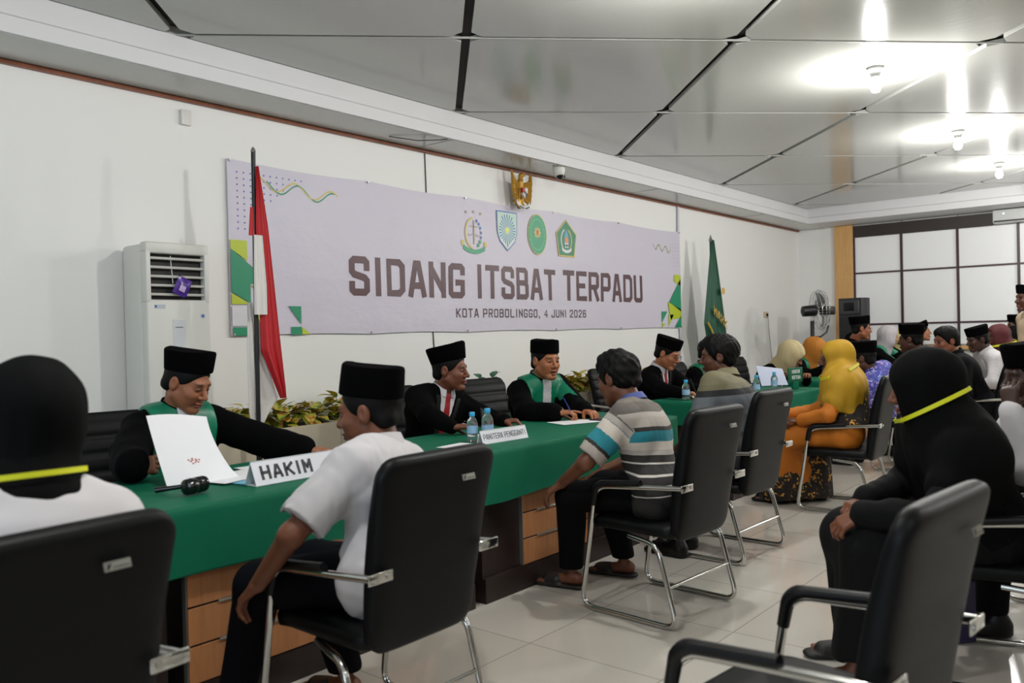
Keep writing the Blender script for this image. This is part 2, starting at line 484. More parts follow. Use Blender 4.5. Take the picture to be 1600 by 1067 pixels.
# ceiling lamps
M_BULB = mat('lit_bulb', 'ffffff', .3, emit=('ffffff', 9))
def make_lamp():
    t = thing('ceiling_lamp', 'lamp', 'lamp')
    MB().lathe([(.055, .12), (.06, .10), (.05, .085), (.035, .07), (.028, .05)][::-1], (0, 0, 0), 20).build('lamp_holder', mat('grey_lamp_holder', '8a8a88', .4), t)
    MB().lathe([(.004, -.06), (.026, -.052), (.038, -.03), (.038, -.01), (.03, .02), (.024, .052)], (0, 0, 0), 20).build('bulb', M_BULB, t)
    return t
lamp0 = make_lamp(); note_kids(lamp0)
first = True
seen = {(1.1, 1.77): 'lit ceiling bulb above the first desk, out of the photo', (3.7, 1.77): 'lit ceiling bulb above the striped-shirt man, just out of the photo',
        (6.25, 1.77): 'lit ceiling bulb nearest the camera, upper right of the photo', (8.85, 1.77): 'lit ceiling bulb in the middle of the three in view',
        (10.95, 1.77): 'lit ceiling bulb farthest back, the lowest of the three in view'}
for (x, y) in LAMPS:
    l = bpy.data.lights.new('lamp_light', 'POINT'); l.energy = LAMP_W; l.color = (1.0, .985, .955); l.shadow_soft_size = .045
    lo = bpy.data.objects.new('lamp_light', l); lo.location = (x, y, LAMP_Z-.12); COL.objects.link(lo)
    lb = seen[(x, y)]
    if first: o = lamp0; o.location = (x, y, LAMP_Z); o['label'] = lb; first = False
    else: o = dup(lamp0, (x, y, LAMP_Z), 0, lb)
    o['group'] = 'ceiling bulbs in a row'
for (x, y) in LAMPS_BACK:
    l = bpy.data.lights.new('lamp_light', 'POINT'); l.energy = LAMP_BACK_W*(4.5 if x > 11 and y > -2 else 1); l.color = (1.0, .985, .955); l.shadow_soft_size = .06
    lo = bpy.data.objects.new('lamp_light', l); lo.location = (x, y, LAMP_Z-.12); COL.objects.link(lo)

# ================================================================== signed-distance modelling of bodies and cloth
F32 = np.float32
def A3(v): return np.array([float(v[0]), float(v[1]), float(v[2])])
def nrm(v): v = A3(v); return v/max(1e-9, np.linalg.norm(v))
def smin(a, b, k):
    if k <= 0: return np.minimum(a, b)
    h = np.maximum(k-np.abs(a-b), 0)/k
    return np.minimum(a, b)-h*h*k*.25
def smax(a, b, k): return -smin(-a, -b, k)
class Prim:
    def __init__(s, f, lo, hi): s.f = f; s.lo = A3(lo); s.hi = A3(hi)
def rc(a, b, r1, r2=None, flat=None):
    """round cone; flat = (direction, ratio) squeezes it along that direction"""
    a, b = A3(a), A3(b); r2 = r1 if r2 is None else r2
    if flat is None:
        ba = b-a; L = max(1e-9, ba@ba)
        def f(P):
            pa = P-a.astype(F32); h = np.clip((pa@ba.astype(F32))/L, 0, 1)
            return np.linalg.norm(pa-h[:, None]*ba.astype(F32), axis=1)-(r1+(r2-r1)*h)
    else:
        n, q = nrm(flat[0]), flat[1]
        T = np.eye(3)+np.outer(n, n)*(1/q-1)
        a2, b2 = T@a, T@b; ba = b2-a2; L = max(1e-9, ba@ba)
        def f(P):
            pa = P@T.T.astype(F32)-a2.astype(F32); h = np.clip((pa@ba.astype(F32))/L, 0, 1)
            d = np.linalg.norm(pa-h[:, None]*ba.astype(F32), axis=1)-(r1+(r2-r1)*h)
            return d*(.4+.6*q)
    r = max(r1, r2)
    return Prim(f, np.minimum(a, b)-r, np.maximum(a, b)+r)
def ell(c, r, M=None):
    c = A3(c); r = A3(r); M = np.eye(3) if M is None else M
    def f(P):
        q = (P-c.astype(F32))@M.T.astype(F32)
        k0 = np.linalg.norm(q/r.astype(F32), axis=1); k1 = np.linalg.norm(q/(r*r).astype(F32), axis=1)
        return k0*(k0-1)/np.maximum(k1, 1e-6)
    R = r.max(); return Prim(f, c-R, c+R)
def rbox(c, hf, M=None, r=.01):
    c = A3(c); hf = A3(hf); M = np.eye(3) if M is None else M
    def f(P):
        q = np.abs((P-c.astype(F32))@M.T.astype(F32))-(hf-r).astype(F32)
        return np.linalg.norm(np.maximum(q, 0), axis=1)+np.minimum(q.max(axis=1), 0)-r
    R = np.linalg.norm(hf); return Prim(f, c-R, c+R)
def plane(o, n):
    """inside where (P-o).n < 0"""
    o = A3(o); n = nrm(n)
    return Prim(lambda P: (P-o.astype(F32))@n.astype(F32), o-9, o+9)
class Sdf:
    def __init__(s): s.ops = []; s.disp = None; s.box = None
    def u(s, p, k=.02): s.ops.append(('u', p, k)); return s
    def sub(s, p, k=.01): s.ops.append(('s', p, k)); return s
    def cut(s, p, k=.0): s.ops.append(('i', p, k)); return s
    def many(s, ps, k=.02):
        for p in ps: s.u(p, k)
        return s
    def ev(s, P, rad=None):
        """P (B, n, 3); with rad only blocks a primitive can reach are evaluated"""
        B, n, _ = P.shape
        D = np.full((B, n), 9., F32)
        C = P[:, n//2] if rad is not None else None
        for mode, p, k in s.ops:
            if rad is None or mode == 'i': m = slice(None); cnt = B
            else:
                m = np.nonzero(p.f(C) < rad*2.2+k+.01)[0]; cnt = len(m)
                if cnt == 0: continue
            Q = P[m].reshape(-1, 3); d = p.f(Q).reshape(cnt, n).astype(F32)
            if mode == 'u': D[m] = smin(D[m], d, k)
            elif mode == 's': D[m] = smax(D[m], -d, k)
            else: D[m] = smax(D[m], d, k)
        if s.disp is not None:
            D += s.disp(P.reshape(-1, 3)).reshape(B, n).astype(F32)
        return D
    def at(s, P):
        P = np.asarray(P, F32).reshape(-1, 1, 3); return s.ev(P)[:, 0]
    def mesh(s, h):
        us = [p for m, p, k in s.ops if m == 'u']
        lo = np.min([p.lo for p in us], axis=0)-.03; hi = np.max([p.hi for p in us], axis=0)+.03
        if s.box is not None: lo = np.maximum(lo, s.box[0]); hi = np.minimum(hi, s.box[1])
        n = 8; bs = n*h
        nb = np.ceil((hi-lo)/bs).astype(int)
        I = np.stack(np.meshgrid(*[np.arange(q) for q in nb], indexing='ij'), -1).reshape(-1, 3)
        Cc = (lo+(I+.5)*bs).astype(F32)
        dc = s.ev(Cc[:, None, :])[:, 0]
        rad = bs*.5*math.sqrt(3)
        I = I[np.abs(dc) < rad*1.35+.02]
        g = np.arange(n+1); G = np.stack(np.meshgrid(g, g, g, indexing='ij'), -1).reshape(-1, 3)
        VS, KS, faces = [], [], []
        K = np.int64(1 << 20)
        allV, allI = [], []
        for c0 in range(0, len(I), 600):
            Ib = I[c0:c0+600]
            P = (lo+(Ib[:, None, :]*n+G[None])*h).astype(F32)
            # put a central point where the culling looks
            D = s.ev(P, rad).reshape(len(Ib), n+1, n+1, n+1)
            allV.append(D); allI.append(Ib)
        D = np.concatenate(allV); I = np.concatenate(allI)
        ins = D < 0
        sl = [slice(0, n), slice(1, n+1)]
        cnt = sum(ins[:, sl[a], sl[b], sl[c]].astype(np.int8) for a in (0, 1) for b in (0, 1) for c in (0, 1))
        act = np.argwhere((cnt > 0) & (cnt < 8))
        if len(act) == 0: raise RuntimeError('empty sdf')
        bi, ci = act[:, 0], act[:, 1:]
        cs = [(a, b, c) for a in (0, 1) for b in (0, 1) for c in (0, 1)]
        vals = {o: D[bi, ci[:, 0]+o[0], ci[:, 1]+o[1], ci[:, 2]+o[2]] for o in cs}
        acc = np.zeros((len(act), 3)); w = np.zeros(len(act))
        for o in cs:
            for ax in range(3):
                if o[ax] == 0:
                    o2 = list(o); o2[ax] = 1; o2 = tuple(o2)
                    v0, v1 = vals[o], vals[o2]; mk = (v0 < 0) != (v1 < 0)
                    t = np.where(mk, v0/np.where(mk, v0-v1, 1), 0)
                    p = np.array(o, float)[None].repeat(len(act), 0); p[:, ax] += t
                    acc += p*mk[:, None]; w += mk
        cell = I[bi]*n+ci
        pos = lo+(cell+acc/w[:, None])*h
        key = (cell[:, 0].astype(np.int64)*K+cell[:, 1])*K+cell[:, 2]
        srt = np.argsort(key); ks = key[srt]
        quads = []
        for ax in range(3):
            o = [0, 0, 0]; o[ax] = 1
            a0 = ins[:, :n, :n, :n]; a1 = ins[:, o[0]:n+o[0], o[1]:n+o[1], o[2]:n+o[2]]
            e = np.argwhere(a0 != a1); flip = a0[tuple(e.T)]
            c = I[e[:, 0]]*n+e[:, 1:]
            b1, b2 = (ax+1) % 3, (ax+2) % 3
            qs = []
            for (s1, s2) in ((0, 0), (1, 0), (1, 1), (0, 1)):
                cc = c.copy(); cc[:, b1] -= s1; cc[:, b2] -= s2
                kk = (cc[:, 0].astype(np.int64)*K+cc[:, 1])*K+cc[:, 2]
                ix = np.clip(np.searchsorted(ks, kk), 0, len(ks)-1)
                ok = ks[ix] == kk
                qs.append(np.where(ok, srt[ix], -1))
            Q = np.stack(qs, 1); ok = (Q >= 0).all(1); Q = Q[ok]; fl = flip[ok]
            Q[~fl] = Q[~fl][:, ::-1]
            quads.append(Q)
        return pos, np.concatenate(quads)
def np_mesh(name, pos, quads, base, yaw, mats, parent=None, attrs=None, mi=None, extra=None):
    """world-space vertices -> object whose origin is the person's base; extra = list of (verts, faces, material index)"""
    c, s = math.cos(-yaw), math.sin(-yaw)
    Rm = np.array([[c, -s, 0], [s, c, 0], [0, 0, 1]])
    loc = (pos-np.array([base[0], base[1], 0]))@Rm.T
    faces = quads; nv = len(pos)
    me = bpy.data.meshes.new(name)
    nq = len(faces)
    ev, ef, em = [], [], []
    if extra:
        for vs, fs, k in extra:
            vs = (np.asarray(vs)-np.array([base[0], base[1], 0]))@Rm.T
            o = nv+sum(len(x) for x in ev); ev.append(vs)
            for f in fs: ef.append([i+o for i in f]); em.append(k)
    allv = np.concatenate([loc]+ev) if ev else loc
    me.vertices.add(len(allv)); me.vertices.foreach_set('co', allv.astype(F32).ravel())
    lens = [4]*nq+[len(f) for f in ef]
    li = np.concatenate([faces.ravel()]+[np.array(f) for f in ef]) if ef else faces.ravel()
    me.loops.add(len(li)); me.loops.foreach_set('vertex_index', li.astype(np.int32))
    me.polygons.add(len(lens))
    st = np.concatenate([[0], np.cumsum(lens)[:-1]]).astype(np.int32)
    me.polygons.foreach_set('loop_start', st)
    for q in mats: me.materials.append(q)
    mids = np.zeros(len(lens), np.int32)
    if mi is not None: mids[:nq] = mi
    if em: mids[nq:] = em
    me.polygons.foreach_set('material_index', mids)
    me.polygons.foreach_set('use_smooth', [True]*len(lens))
    me.update(calc_edges=True); me.validate()
    for an, (typ, arr) in (attrs or {}).items():
        at = me.attributes.new(an, typ, 'POINT')
        if typ == 'FLOAT_COLOR':
            full = np.ones((len(allv), 4), F32); full[:nv, :3] = arr; at.data.foreach_set('color', full.ravel())
        else:
            full = np.zeros(len(allv), F32); full[:nv] = arr; at.data.foreach_set('value', full)
    o = bpy.data.objects.new(name, me); COL.objects.link(o)
    if parent is not None: o.parent = parent
    return o
def wob(amp, f1=9., seed=0, stretch=(1, 1, .45)):
    """soft folds: warped sines"""
    rs = np.random.RandomState(seed); k = rs.normal(size=(5, 3))*np.array(stretch)[None]*f1; ph = rs.uniform(0, 6.28, 5)
    def g(P):
        d = 0
        w = np.sin(P@k[0].astype(F32)*.7+ph[0])*.9
        for i in range(1, 5): d = d+np.sin(P@k[i].astype(F32)*(1+.35*i)+w*1.6+ph[i])/(1+.3*i)
        return d*amp*.4
    return g
def frame_of(yaw, pitch=0, roll=0):
    """rows: right, forward, up in the world; yaw = heading angle from +X in degrees"""
    y, p, r = R_(yaw), R_(pitch), R_(roll)
    fw = np.array([math.cos(y)*math.cos(p), math.sin(y)*math.cos(p), math.sin(p)])
    rt = np.array([math.sin(y), -math.cos(y), 0])
    up = np.cross(rt, fw)
    rt2 = rt*math.cos(r)+up*math.sin(r); up2 = -rt*math.sin(r)+up*math.cos(r)
    return np.stack([rt2, fw, up2])
def ik(S, W, pole, l1, l2):
    S, W = A3(S), A3(W); d = np.linalg.norm(W-S)
    if d > l1+l2-.006: W = S+(W-S)/d*(l1+l2-.006); d = l1+l2-.006
    dr = (W-S)/d; a = (l1*l1-l2*l2+d*d)/(2*d); hh = math.sqrt(max(1e-6, l1*l1-a*a))
    pl = A3(pole); pl = pl-dr*(pl@dr); pl = nrm(pl)
    return S+dr*a+pl*hh, W

SKIN = {'mid': '8a5638', 'dark': '5a3524', 'light': 'a8744f'}
class Person:
    """a seated (or standing) figure; all joints in world coordinates"""
    def __init__(s, label, cat='person', pelvis=(0, 0), head=(0, 0, 1.15), yaw=90, head_yaw=None, head_pitch=0, head_roll=0,
                 handL=None, handR=None, poleL=None, poleR=None, knees=None, feet=None, skin='mid', scale=1.0, pz=.56,
                 h=.005, gh=.007, group=None, neck_fw=.03, name='person', sh=.18, seed=0):
        s.h, s.gh, s.sc, s.seed = h, gh, scale, seed; s.hs = scale*1.09
        s.yaw = yaw; s.base = (pelvis[0], pelvis[1]); s.ry = R_(yaw-90)
        s.root = thing(name, label, cat, (pelvis[0], pelvis[1], 0), s.ry, group)
        s.skin = np.array(lin(SKIN.get(skin, skin)))
        s.P0 = np.array([pelvis[0], pelvis[1], pz])
        s.H = A3(head)
        s.HM = frame_of(head_yaw if head_yaw is not None else yaw, head_pitch, head_roll)
        fy = frame_of(yaw)[1]
        up0 = nrm(s.H-np.array([0, 0, .16])-s.P0-fy*neck_fw)
        s.N = s.H-(s.HM[2]*.5+up0*.5)*.155*scale-fy*neck_fw
        s.t = nrm(s.N-s.P0); s.L = np.linalg.norm(s.N-s.P0)
        s.f = nrm(fy-s.t*(fy@s.t)); s.s = np.cross(s.f, s.t)
        s.up = s.t
        s.S = {'L': s.N-s.t*.065-s.s*sh*scale, 'R': s.N-s.t*.065+s.s*sh*scale}
        down = np.array([0, 0, -1.])
        s.arms = {}
        for sd, W, pole in (('L', handL, poleL), ('R', handR, poleR)):
            sg = -1 if sd == 'L' else 1
            if W is None: W = s.P0+fy*.36+s.s*sg*.12+np.array([0, 0, .11])
            if pole is None: pole = down*.8+s.s*sg*.7-fy*.35
            E, W2 = ik(s.S[sd], W, pole, .285*scale, .255*scale)
            s.arms[sd] = (s.S[sd], E, W2)
        s.legs = {}
        for i, sd in enumerate('LR'):
            sg = -1 if sd == 'L' else 1
            hip = s.P0+s.s*sg*.09
            kn = A3(knees[i]) if knees else s.P0+fy*.43+s.s*sg*.13+np.array([0, 0, -.03])
            if feet: an = A3(feet[i])
            else: an = np.array([kn[0], kn[1], .09])+fy*.02
            s.legs[sd] = (hip, kn, an)
        s.fy = fy
    # --- shared prims
    def torso(s, g=0.0, waist=1.0):
        P0, t, f, S, L, k = s.P0, s.t, s.f, s.s, s.L, s.sc
        c = P0+t*L*.70-f*.012
        return [rc(P0-S*.075, P0+S*.075, .115*k+g, flat=(f, .92)),
                rc(P0+t*L*.10, P0+t*L*.42+f*.01, .135*k*waist+g, .132*k*waist+g, flat=(f, .80)),
                rc(P0+t*L*.42+f*.01, c, .132*k*waist+g, .14*k+g, flat=(f, .78)),
                rc(c-S*.085*k, c+S*.085*k, .112*k+g, flat=(f, .88)),
                rc(c+t*.07-S*.10*k, c+t*.07+S*.10*k, .085*k+g, flat=(f, .9)),
                rc(s.N-t*.02-S*.02, s.S['L']+t*.005, .048*k+g, .05*k+g), rc(s.N-t*.02+S*.02, s.S['R']+t*.005, .048*k+g, .05*k+g)]
    def armp(s, sd, g=0.0, fore=True, g2=None, wide=0):
        S, E, W = s.arms[sd]; g2 = g if g2 is None else g2; k = s.sc
        o = [rc(S, E, .052*k+g, .040*k+g)]
        if fore: o.append(rc(E, W, .039*k+g2, .027*k+g2+wide))
        return o
    def legp(s, sd, g=0.0, low=True):
        a, b, c = s.legs[sd]; k = s.sc
        o = [rc(a, b, .085*k+g, .058*k+g)]
        if low: o.append(rc(b, c, .055*k+g, .036*k+g))
        return o
    # --- body
    def hl(s, x, y, z): return s.H+(s.HM.T@np.array([x, y, z]))*s.hs
    def body(s, hands='LR', curl=.5, feet=False, mouth=0, brow_col='140d0a', stubble=0, moust=0, eyes=1, arms='LR', lips='7d4038', look=(0, 0), chub=1.0, handspec=None, glasses=False):
        M, k = s.HM, s.hs
        D = Sdf(); H = s.hl
        def E(c, r, kk=.02): D.u(ell(H(*c), np.array(r)*k, M), kk)
        E((0, -.012, .035), (.074, .096, .086), 0)
        E((0, .022, -.028), (.062*chub, .068, .083), .03)
        for sg in (-1, 1):
            D.u(rc(H(sg*.046*chub, .002, -.052), H(sg*.018, .066, -.099), .024*k, .018*k), .025)
            D.u(rc(H(sg*.034*chub, .062, -.026), H(sg*.03, .06, -.05), .027*k, .022*k), .025)
        D.u(rc(H(-.008, .076, -.1), H(.008, .076, -.1), .0165*k), .02)
        D.u(rc(H(-.036, .078, .024), H(.036, .078, .024), .013*k), .02)
        for sg in (-1, 1): D.sub(ell(H(sg*.031, .106, .004), np.array((.019, .018, .0125))*k, M), .014)
        if s.h <= .0065:
            for sg in (-1, 1):
                D.u(ell(H(sg*.031, .0795, .003), np.array((.0165, .0125, .0115))*k, M), .003)
        D.u(rc(H(0, .090, .012), H(0, .112, -.028), .0075*k, .0118*k), .012)
        for sg in (-1, 1): D.u(rc(H(sg*.012, .098, -.033), H(sg*.013, .096, -.032), .0085*k), .006)
        E((0, .094, -.060), (.024, .0125, .0062), .004)
        E((0, .092, -.0725-.006*mouth), (.020, .0125, .0068), .004)
        if mouth: D.sub(ell(H(0, .104, -.0665), np.array((.017, .016, .0055))*k, M), .003)
        for sg in (-1, 1):
            D.u(ell(H(sg*.077, -.008, -.002), np.array((.011, .021, .033))*k, M), .006)
            D.sub(ell(H(sg*.089, -.004, .002), np.array((.007, .011, .019))*k, M), .004)
        D.u(rc(H(0, -.022, -.06), s.N-s.t*.03, .054*k, .060*k), .025)
        D.many(s.torso(-.012), .03)
        for sd in arms:
            D.many(s.armp(sd), .02)
        wr = {}
        for sd in hands:
            if sd not in arms: continue
            sp = (handspec or {}).get(sd, {})
            s.hand(D, sd, **{**dict(curl=curl), **sp})
        if feet:
            for sd in 'LR':
                a, b, c = s.legs[sd]
                D.many(s.legp(sd, -.012), .03)
                ff = nrm(s.fy); hl = c+np.array([0, 0, -.035])-ff*.035
                D.u(rc(hl, np.array([c[0], c[1], .035])+ff*.15, .032, .024), .03)
                for q in range(5):
                    b0 = np.array([c[0], c[1], .026])+ff*.15+s.s*(q-2)*.017
                    D.u(rc(b0, b0+ff*(.035-.004*abs(q-1)), .011, .009), .004)
        else:
            for sd in 'LR': D.u(rc(s.legs[sd][0], s.legs[sd][1], .07*k, .05*k), .03)
        pos, quads = D.mesh(s.h)
        q = (pos-s.H)@M.T/k
        col = np.tile(s.skin, (len(pos), 1))
        near = np.linalg.norm(q, axis=1) < .17
        rs = np.random.RandomState(s.seed)
        kv = rs.normal(size=(4, 3))*14
        n = sum(np.sin(pos@kv[i]+i) for i in range(4))/4
        col *= (1+.06*n)[:, None]
        def paint(mask, c, a):
            c = np.array(lin(c)); col[:] = np.where(mask[:, None]*a, col*(1-a*np.clip(mask, 0, 1)[:, None])+c*a*np.clip(mask, 0, 1)[:, None], col)
        def blob(c, r, soft=.35):
            d = np.sqrt((((q-np.array(c))/np.array(r))**2).sum(1)); return np.clip((1+soft-d)/soft/2, 0, 1)*near
        fr = q[:, 1] > .05
        paint(blob((0, .10, -.067), (.025, .03, .0125+.004*mouth))*fr, lips, .75)
        if mouth: paint(blob((0, .095, -.0665), (.018, .03, .0055))*fr, '1c0c0a', .95)
        else: paint(blob((0, .10, -.0665), (.024, .03, .0022))*fr, '2c1511', .7)
        for sg in (-1, 1):
            paint(blob((sg*.034, .085, .0265), (.021, .03, .0045))*fr, brow_col, .85)
            paint(blob((sg*.031, .09, .003), (.020, .03, .011))*fr, '3c2318', .45)
            paint(blob((sg*.006, .115, -.042), (.004, .01, .003))*fr, '1c0c0a', .7)
            if eyes != 1 or s.h > .0065:
                paint(blob((sg*.031, .09, .0015), (.0155, .03, .0038))*fr, '0e0807', .9)
        if moust: paint(blob((0, .1, -.050), (.026, .03, .0065))*fr, '17100d', moust)
        if stubble: paint(blob((0, .07, -.09), (.05, .06, .04))*fr, '2a1a14', stubble)
        extra = []
        if eyes == 1 and s.h <= .0065:
            for sg in (-1, 1):
                c = H(sg*.031, .0835, .003)
                mb = MB().sphere((0, 0, 0), 1, 12, 8, (1, 1, 1))
                sp = np.array(mb.v)
                d = nrm(M.T@np.array([look[0], 1, look[1]]))
                for rad, off, mi_ in ((.0105, 0, 1), (.0058, .0063, 2)):
                    vs = sp*np.array([1.3 if mi_ == 1 else 1, .75, .62 if mi_ == 1 else .85])*rad*k
                    vs = vs@M+c+d*off*k
                    extra.append((vs, mb.f, mi_))
        o = np_mesh('body', pos, quads, s.base, s.ry, [M_SKIN, M_EYE, M_IRIS], s.root, {'tint': ('FLOAT_COLOR', col)}, None, extra)
        if glasses: s.glasses()
        return o
    def hand(s, D, sd, dir=None, nrml=None, curl=.5, spread=.12, thumb=None, point=0, k=None):
        S, E, W = s.arms[sd]; sg = -1 if sd == 'L' else 1
        d = nrm(dir) if dir is not None else nrm(W-E)
        n = nrm(nrml) if nrml is not None else np.array([0, 0, -1.])      # palm normal
        n = n-d*(n@d); n = nrm(n)
        lat = np.cross(d, n)*(-sg)                                           # towards the little finger
        if sd == 'L': pass
        # thumb side = -lat
        k = s.sc
        W = W-d*.005
        for i, off in enumerate((-.027, -.009, .009, .026)):
            kn = W+d*(.088-.004*abs(i-1))*k+lat*off*k
            D.u(rc(W+d*.012+lat*off*.55*k, kn, .0165*k, .0125*k, flat=None), .012)
            L = (.040, .045, .042, .033)[i]*k; c0 = curl*(1+.12*i)
            if point and i == 0: c0 = .12
            a = 0; p = kn; fd = d
            base_dir = nrm(d+lat*spread*(i-1.4))
            for j, (ln, r0, r1) in enumerate(((L, .0100, .0090), (L*.62, .0090, .0082), (L*.52, .0082, .0070))):
                a += c0*(.75, 1.0, .8)[j]
                fd = base_dir*math.cos(a)+n*math.sin(a)
                q = p+fd*ln
                D.u(rc(p, q, r0*k, r1*k), .0035)
                p = q
        tb = W+d*.022*k-lat*.020*k+n*.006
        t1 = nrm(d*.62-lat*.62+n*.45); t2 = nrm(d*.85-lat*.12+n*.5)
        m1 = tb+t1*.042*k; D.u(rc(tb, m1, .0155*k, .0115*k), .012)
        m2 = m1+nrm(t1*.5+t2*.5)*.030*k; D.u(rc(m1, m2, .0112*k, .0098*k), .004)
        D.u(rc(m2, m2+t2*.024*k, .0098*k, .0080*k), .004)
    def glasses(s, col='2a2a2c'):
        mb = MB(); H = s.hl
        for sg in (-1, 1):
            pts = []
            for i in range(18):
                a = 2*math.pi*i/18; cx, cz = abs(math.cos(a))**.7*math.copysign(1, math.cos(a)), abs(math.sin(a))**.7*math.copysign(1, math.sin(a))
                pts.append(H(sg*.033+.025*cx, .108-.004*abs(cx), .001+.017*cz))
            mb.tube(pts, .0016, 6, closed=True)
            mb.tube([H(sg*.057, .106, .006), H(sg*.076, .07, .008), H(sg*.082, .0, .004)], .0016, 6)
        mb.tube([H(-.009, .108, .005), H(0, .112, .008), H(.009, .108, .005)], .0016, 6)
        s.part_mb(mb, 'eyeglasses', mat('dark_glasses_frame', col, .3))
    def part_mb(s, mb, name, mt, smooth=True):
        c, sn = math.cos(-s.ry), math.sin(-s.ry)
        mb.v = [((x-s.base[0])*c-(y-s.base[1])*sn, (x-s.base[0])*sn+(y-s.base[1])*c, z) for x, y, z in mb.v]
        return mb.build(name, mt, s.root, smooth)
    def part(s, name, D, mt, h=None, attrs=None, parent=None):
        pos, quads = D.mesh(h or s.gh)
        at = {}
        if attrs: at = {k: (t, f(pos)) for k, (t, f) in attrs.items()}
        return np_mesh(name, pos, quads, s.base, s.ry, mt if isinstance(mt, list) else [mt], parent or s.root, at)
    # --- head wear
    def hair(s, full=False, mess=0, thin=False, h=None):
        D = Sdf(); M, k, H = s.HM, s.hs, s.hl
        g = .012 if full else .005
        D.u(ell(H(0, -.014, .037), np.array((.076+g, .098+g, .088+g))*k, M), 0)
        if full:
            D.u(ell(H(0, .03, .085), np.array((.066, .062, .045))*k, M), .03)
        D.u(rc(H(-.03, -.062, -.03), H(.03, -.062, -.03), .036*k), .03)
        # front of the hair: a plane from the forehead down to the sideburn
        n = nrm(M.T@np.array([0, .85, -.55])); D.cut(plane(H(0, .045, .012), n), .008)
        D.cut(plane(H(0, 0, -.075), M.T@np.array([0, -.25, -1])), .01)
        for sg in (-1, 1): D.sub(ell(H(sg*.085, -.003, -.012), np.array((.02, .026, .038))*k, M), .004)
        if mess or full: D.disp = wob(.004+mess*.005, 70, s.seed, (1, 1, .4))
        return s.part('hair', D, M_HAIR, h or max(.005, s.h))
    def peci(s, tilt=0, ht=.105, flare=.006, col=None):
        M = s.HM; k = s.hs; ht = ht*.84
        ct, st = math.cos(R_(tilt)), math.sin(R_(tilt))
        rings = []
        def ring(z, rx, ry, ridge=0, y0=-.012):
            out = []
            for i in range(40):
                a = 2*math.pi*i/40
                cx, sy = math.cos(a), math.sin(a)
                px = rx*math.copysign(abs(cx)**.9, cx); py = ry*math.copysign(abs(sy)**.98, sy)
                zz = z+ridge*max(0, 1-abs(px)/rx)
                y, z2 = py*ct-(zz-.05)*st+y0, py*st+(zz-.05)*ct+.05
                out.append(tuple(s.hl(px, y, z2)))
            return out
        z0 = .050
        rings.append(ring(z0+.01, .068, .088)); rings.append(ring(z0, .0805, .1035))
        rings.append(ring(z0+.004, .0845, .1075)); rings.append(ring(z0+ht*.5, .0845+flare*.5, .1085+flare*.5))
        rings.append(ring(z0+ht-.008, .0845+flare, .1085+flare, .002)); rings.append(ring(z0+ht-.002, .082+flare, .106+flare, .006)); rings.append(ring(z0+ht, .077+flare, .101+flare, .008))
        rings.append(ring(z0+ht-.001, .060+flare, .09+flare, .010)); rings.append(ring(z0+ht, .03, .08, .009)); rings.append(ring(z0+ht+.006, .002, .07, .003))
        mb = MB().loft(rings)
        return s.part_mb(mb, 'peci_cap', M_VELVET if col is None else col)
    def scarf(s, mt, drop=.30, spread=.20, k=.05, h=None, face=True, fold=.004, back=0, name='headscarf', shoulders=True, tight=0, amp=9, puff=1.0):
        D = Sdf(); M, sc, H = s.HM, s.hs*.97, s.hl
        D.u(ell(H(0, -.02, .03), np.array((.103, .124, .111))*sc*puff, M), 0)
        D.u(ell(H(0, .01, -.045), np.array((.086, .088, .095))*sc, M), .03)
        D.u(rc(H(0, -.03, -.05), s.N-s.t*.02, .092*puff, .108*puff), .05)
        if shoulders:
            c = s.N-s.t*.03
            for sd in 'LR':
                S, E, W = s.arms[sd]
                D.u(rc(c, S+s.t*.01, .075, .072), .05)
                if drop > .22: D.u(rc(S, S+(E-S)*.55, .086, .084), .12)
            e = s.P0+s.t*max(.02, s.L-drop)
            if drop > .22: D.many(s.torso(.040), .10)
            D.u(rc(s.N-s.t*.06, e+s.f*.0, .12, spread*.86, flat=(s.f, .80)), .06)
            D.u(rc(s.N-s.t*.10-s.s*.07, e-s.s*.07, .10, .12, flat=(s.f, .95)), .05)
            D.u(rc(s.N-s.t*.10+s.s*.07, e+s.s*.07, .10, .12, flat=(s.f, .95)), .05)
            D.cut(plane(e-s.f*back*.5, -s.t+s.f*back), .02)
        else:
            D.u(rc(s.N, s.N-s.t*.06+s.f*.03, .11, .115, flat=(s.f, .9)), .05)
            D.cut(plane(s.N-s.t*.085, -s.t-s.f*.2), .01)
        if face:
            D.sub(ell(H(0, .100, -.008), np.array((.060, .062, .078))*sc, M), .012)
        w1, w2 = wob(fold, amp*2.2, s.seed+3, (1, 1, .3)), wob(fold*.4, amp*6, s.seed+4, (1, 1, .2))
        D.disp = lambda P: w1(P)+w2(P)
        s.last_scarf = D
        return s.part(name, D, mt, h)
    def band(s, z=-.075, tilt=.25, roll=0, width=.011, col=None, D=None, lift=.009):
        """thin elastic band pulled round the head and scarf"""
        D = D or s.last_scarf; M = s.HM
        c = s.hl(0, 0, z)
        up = nrm(M.T@np.array([roll, -tilt, 1])); fw = nrm(M[1]-up*(M[1]@up)); rt = np.cross(fw, up)
        inner, N = [], 64
        P = []
        for i in range(N):
            a = 2*math.pi*i/N; d = rt*math.cos(a)+fw*math.sin(a)
            rr = np.linspace(.03, .26, 90); q = c[None]+rr[:, None]*d[None]
            v = D.at(q); j = np.argmax(v > 0) if (v > 0).any() else 60
            if v[0] > 0: j = 45
            P.append((rr[j], d))
        rad = np.array([p[0] for p in P])
        for _ in range(2): rad = np.maximum(rad, (np.roll(rad, 1)+np.roll(rad, -1))/2)
        rings = []
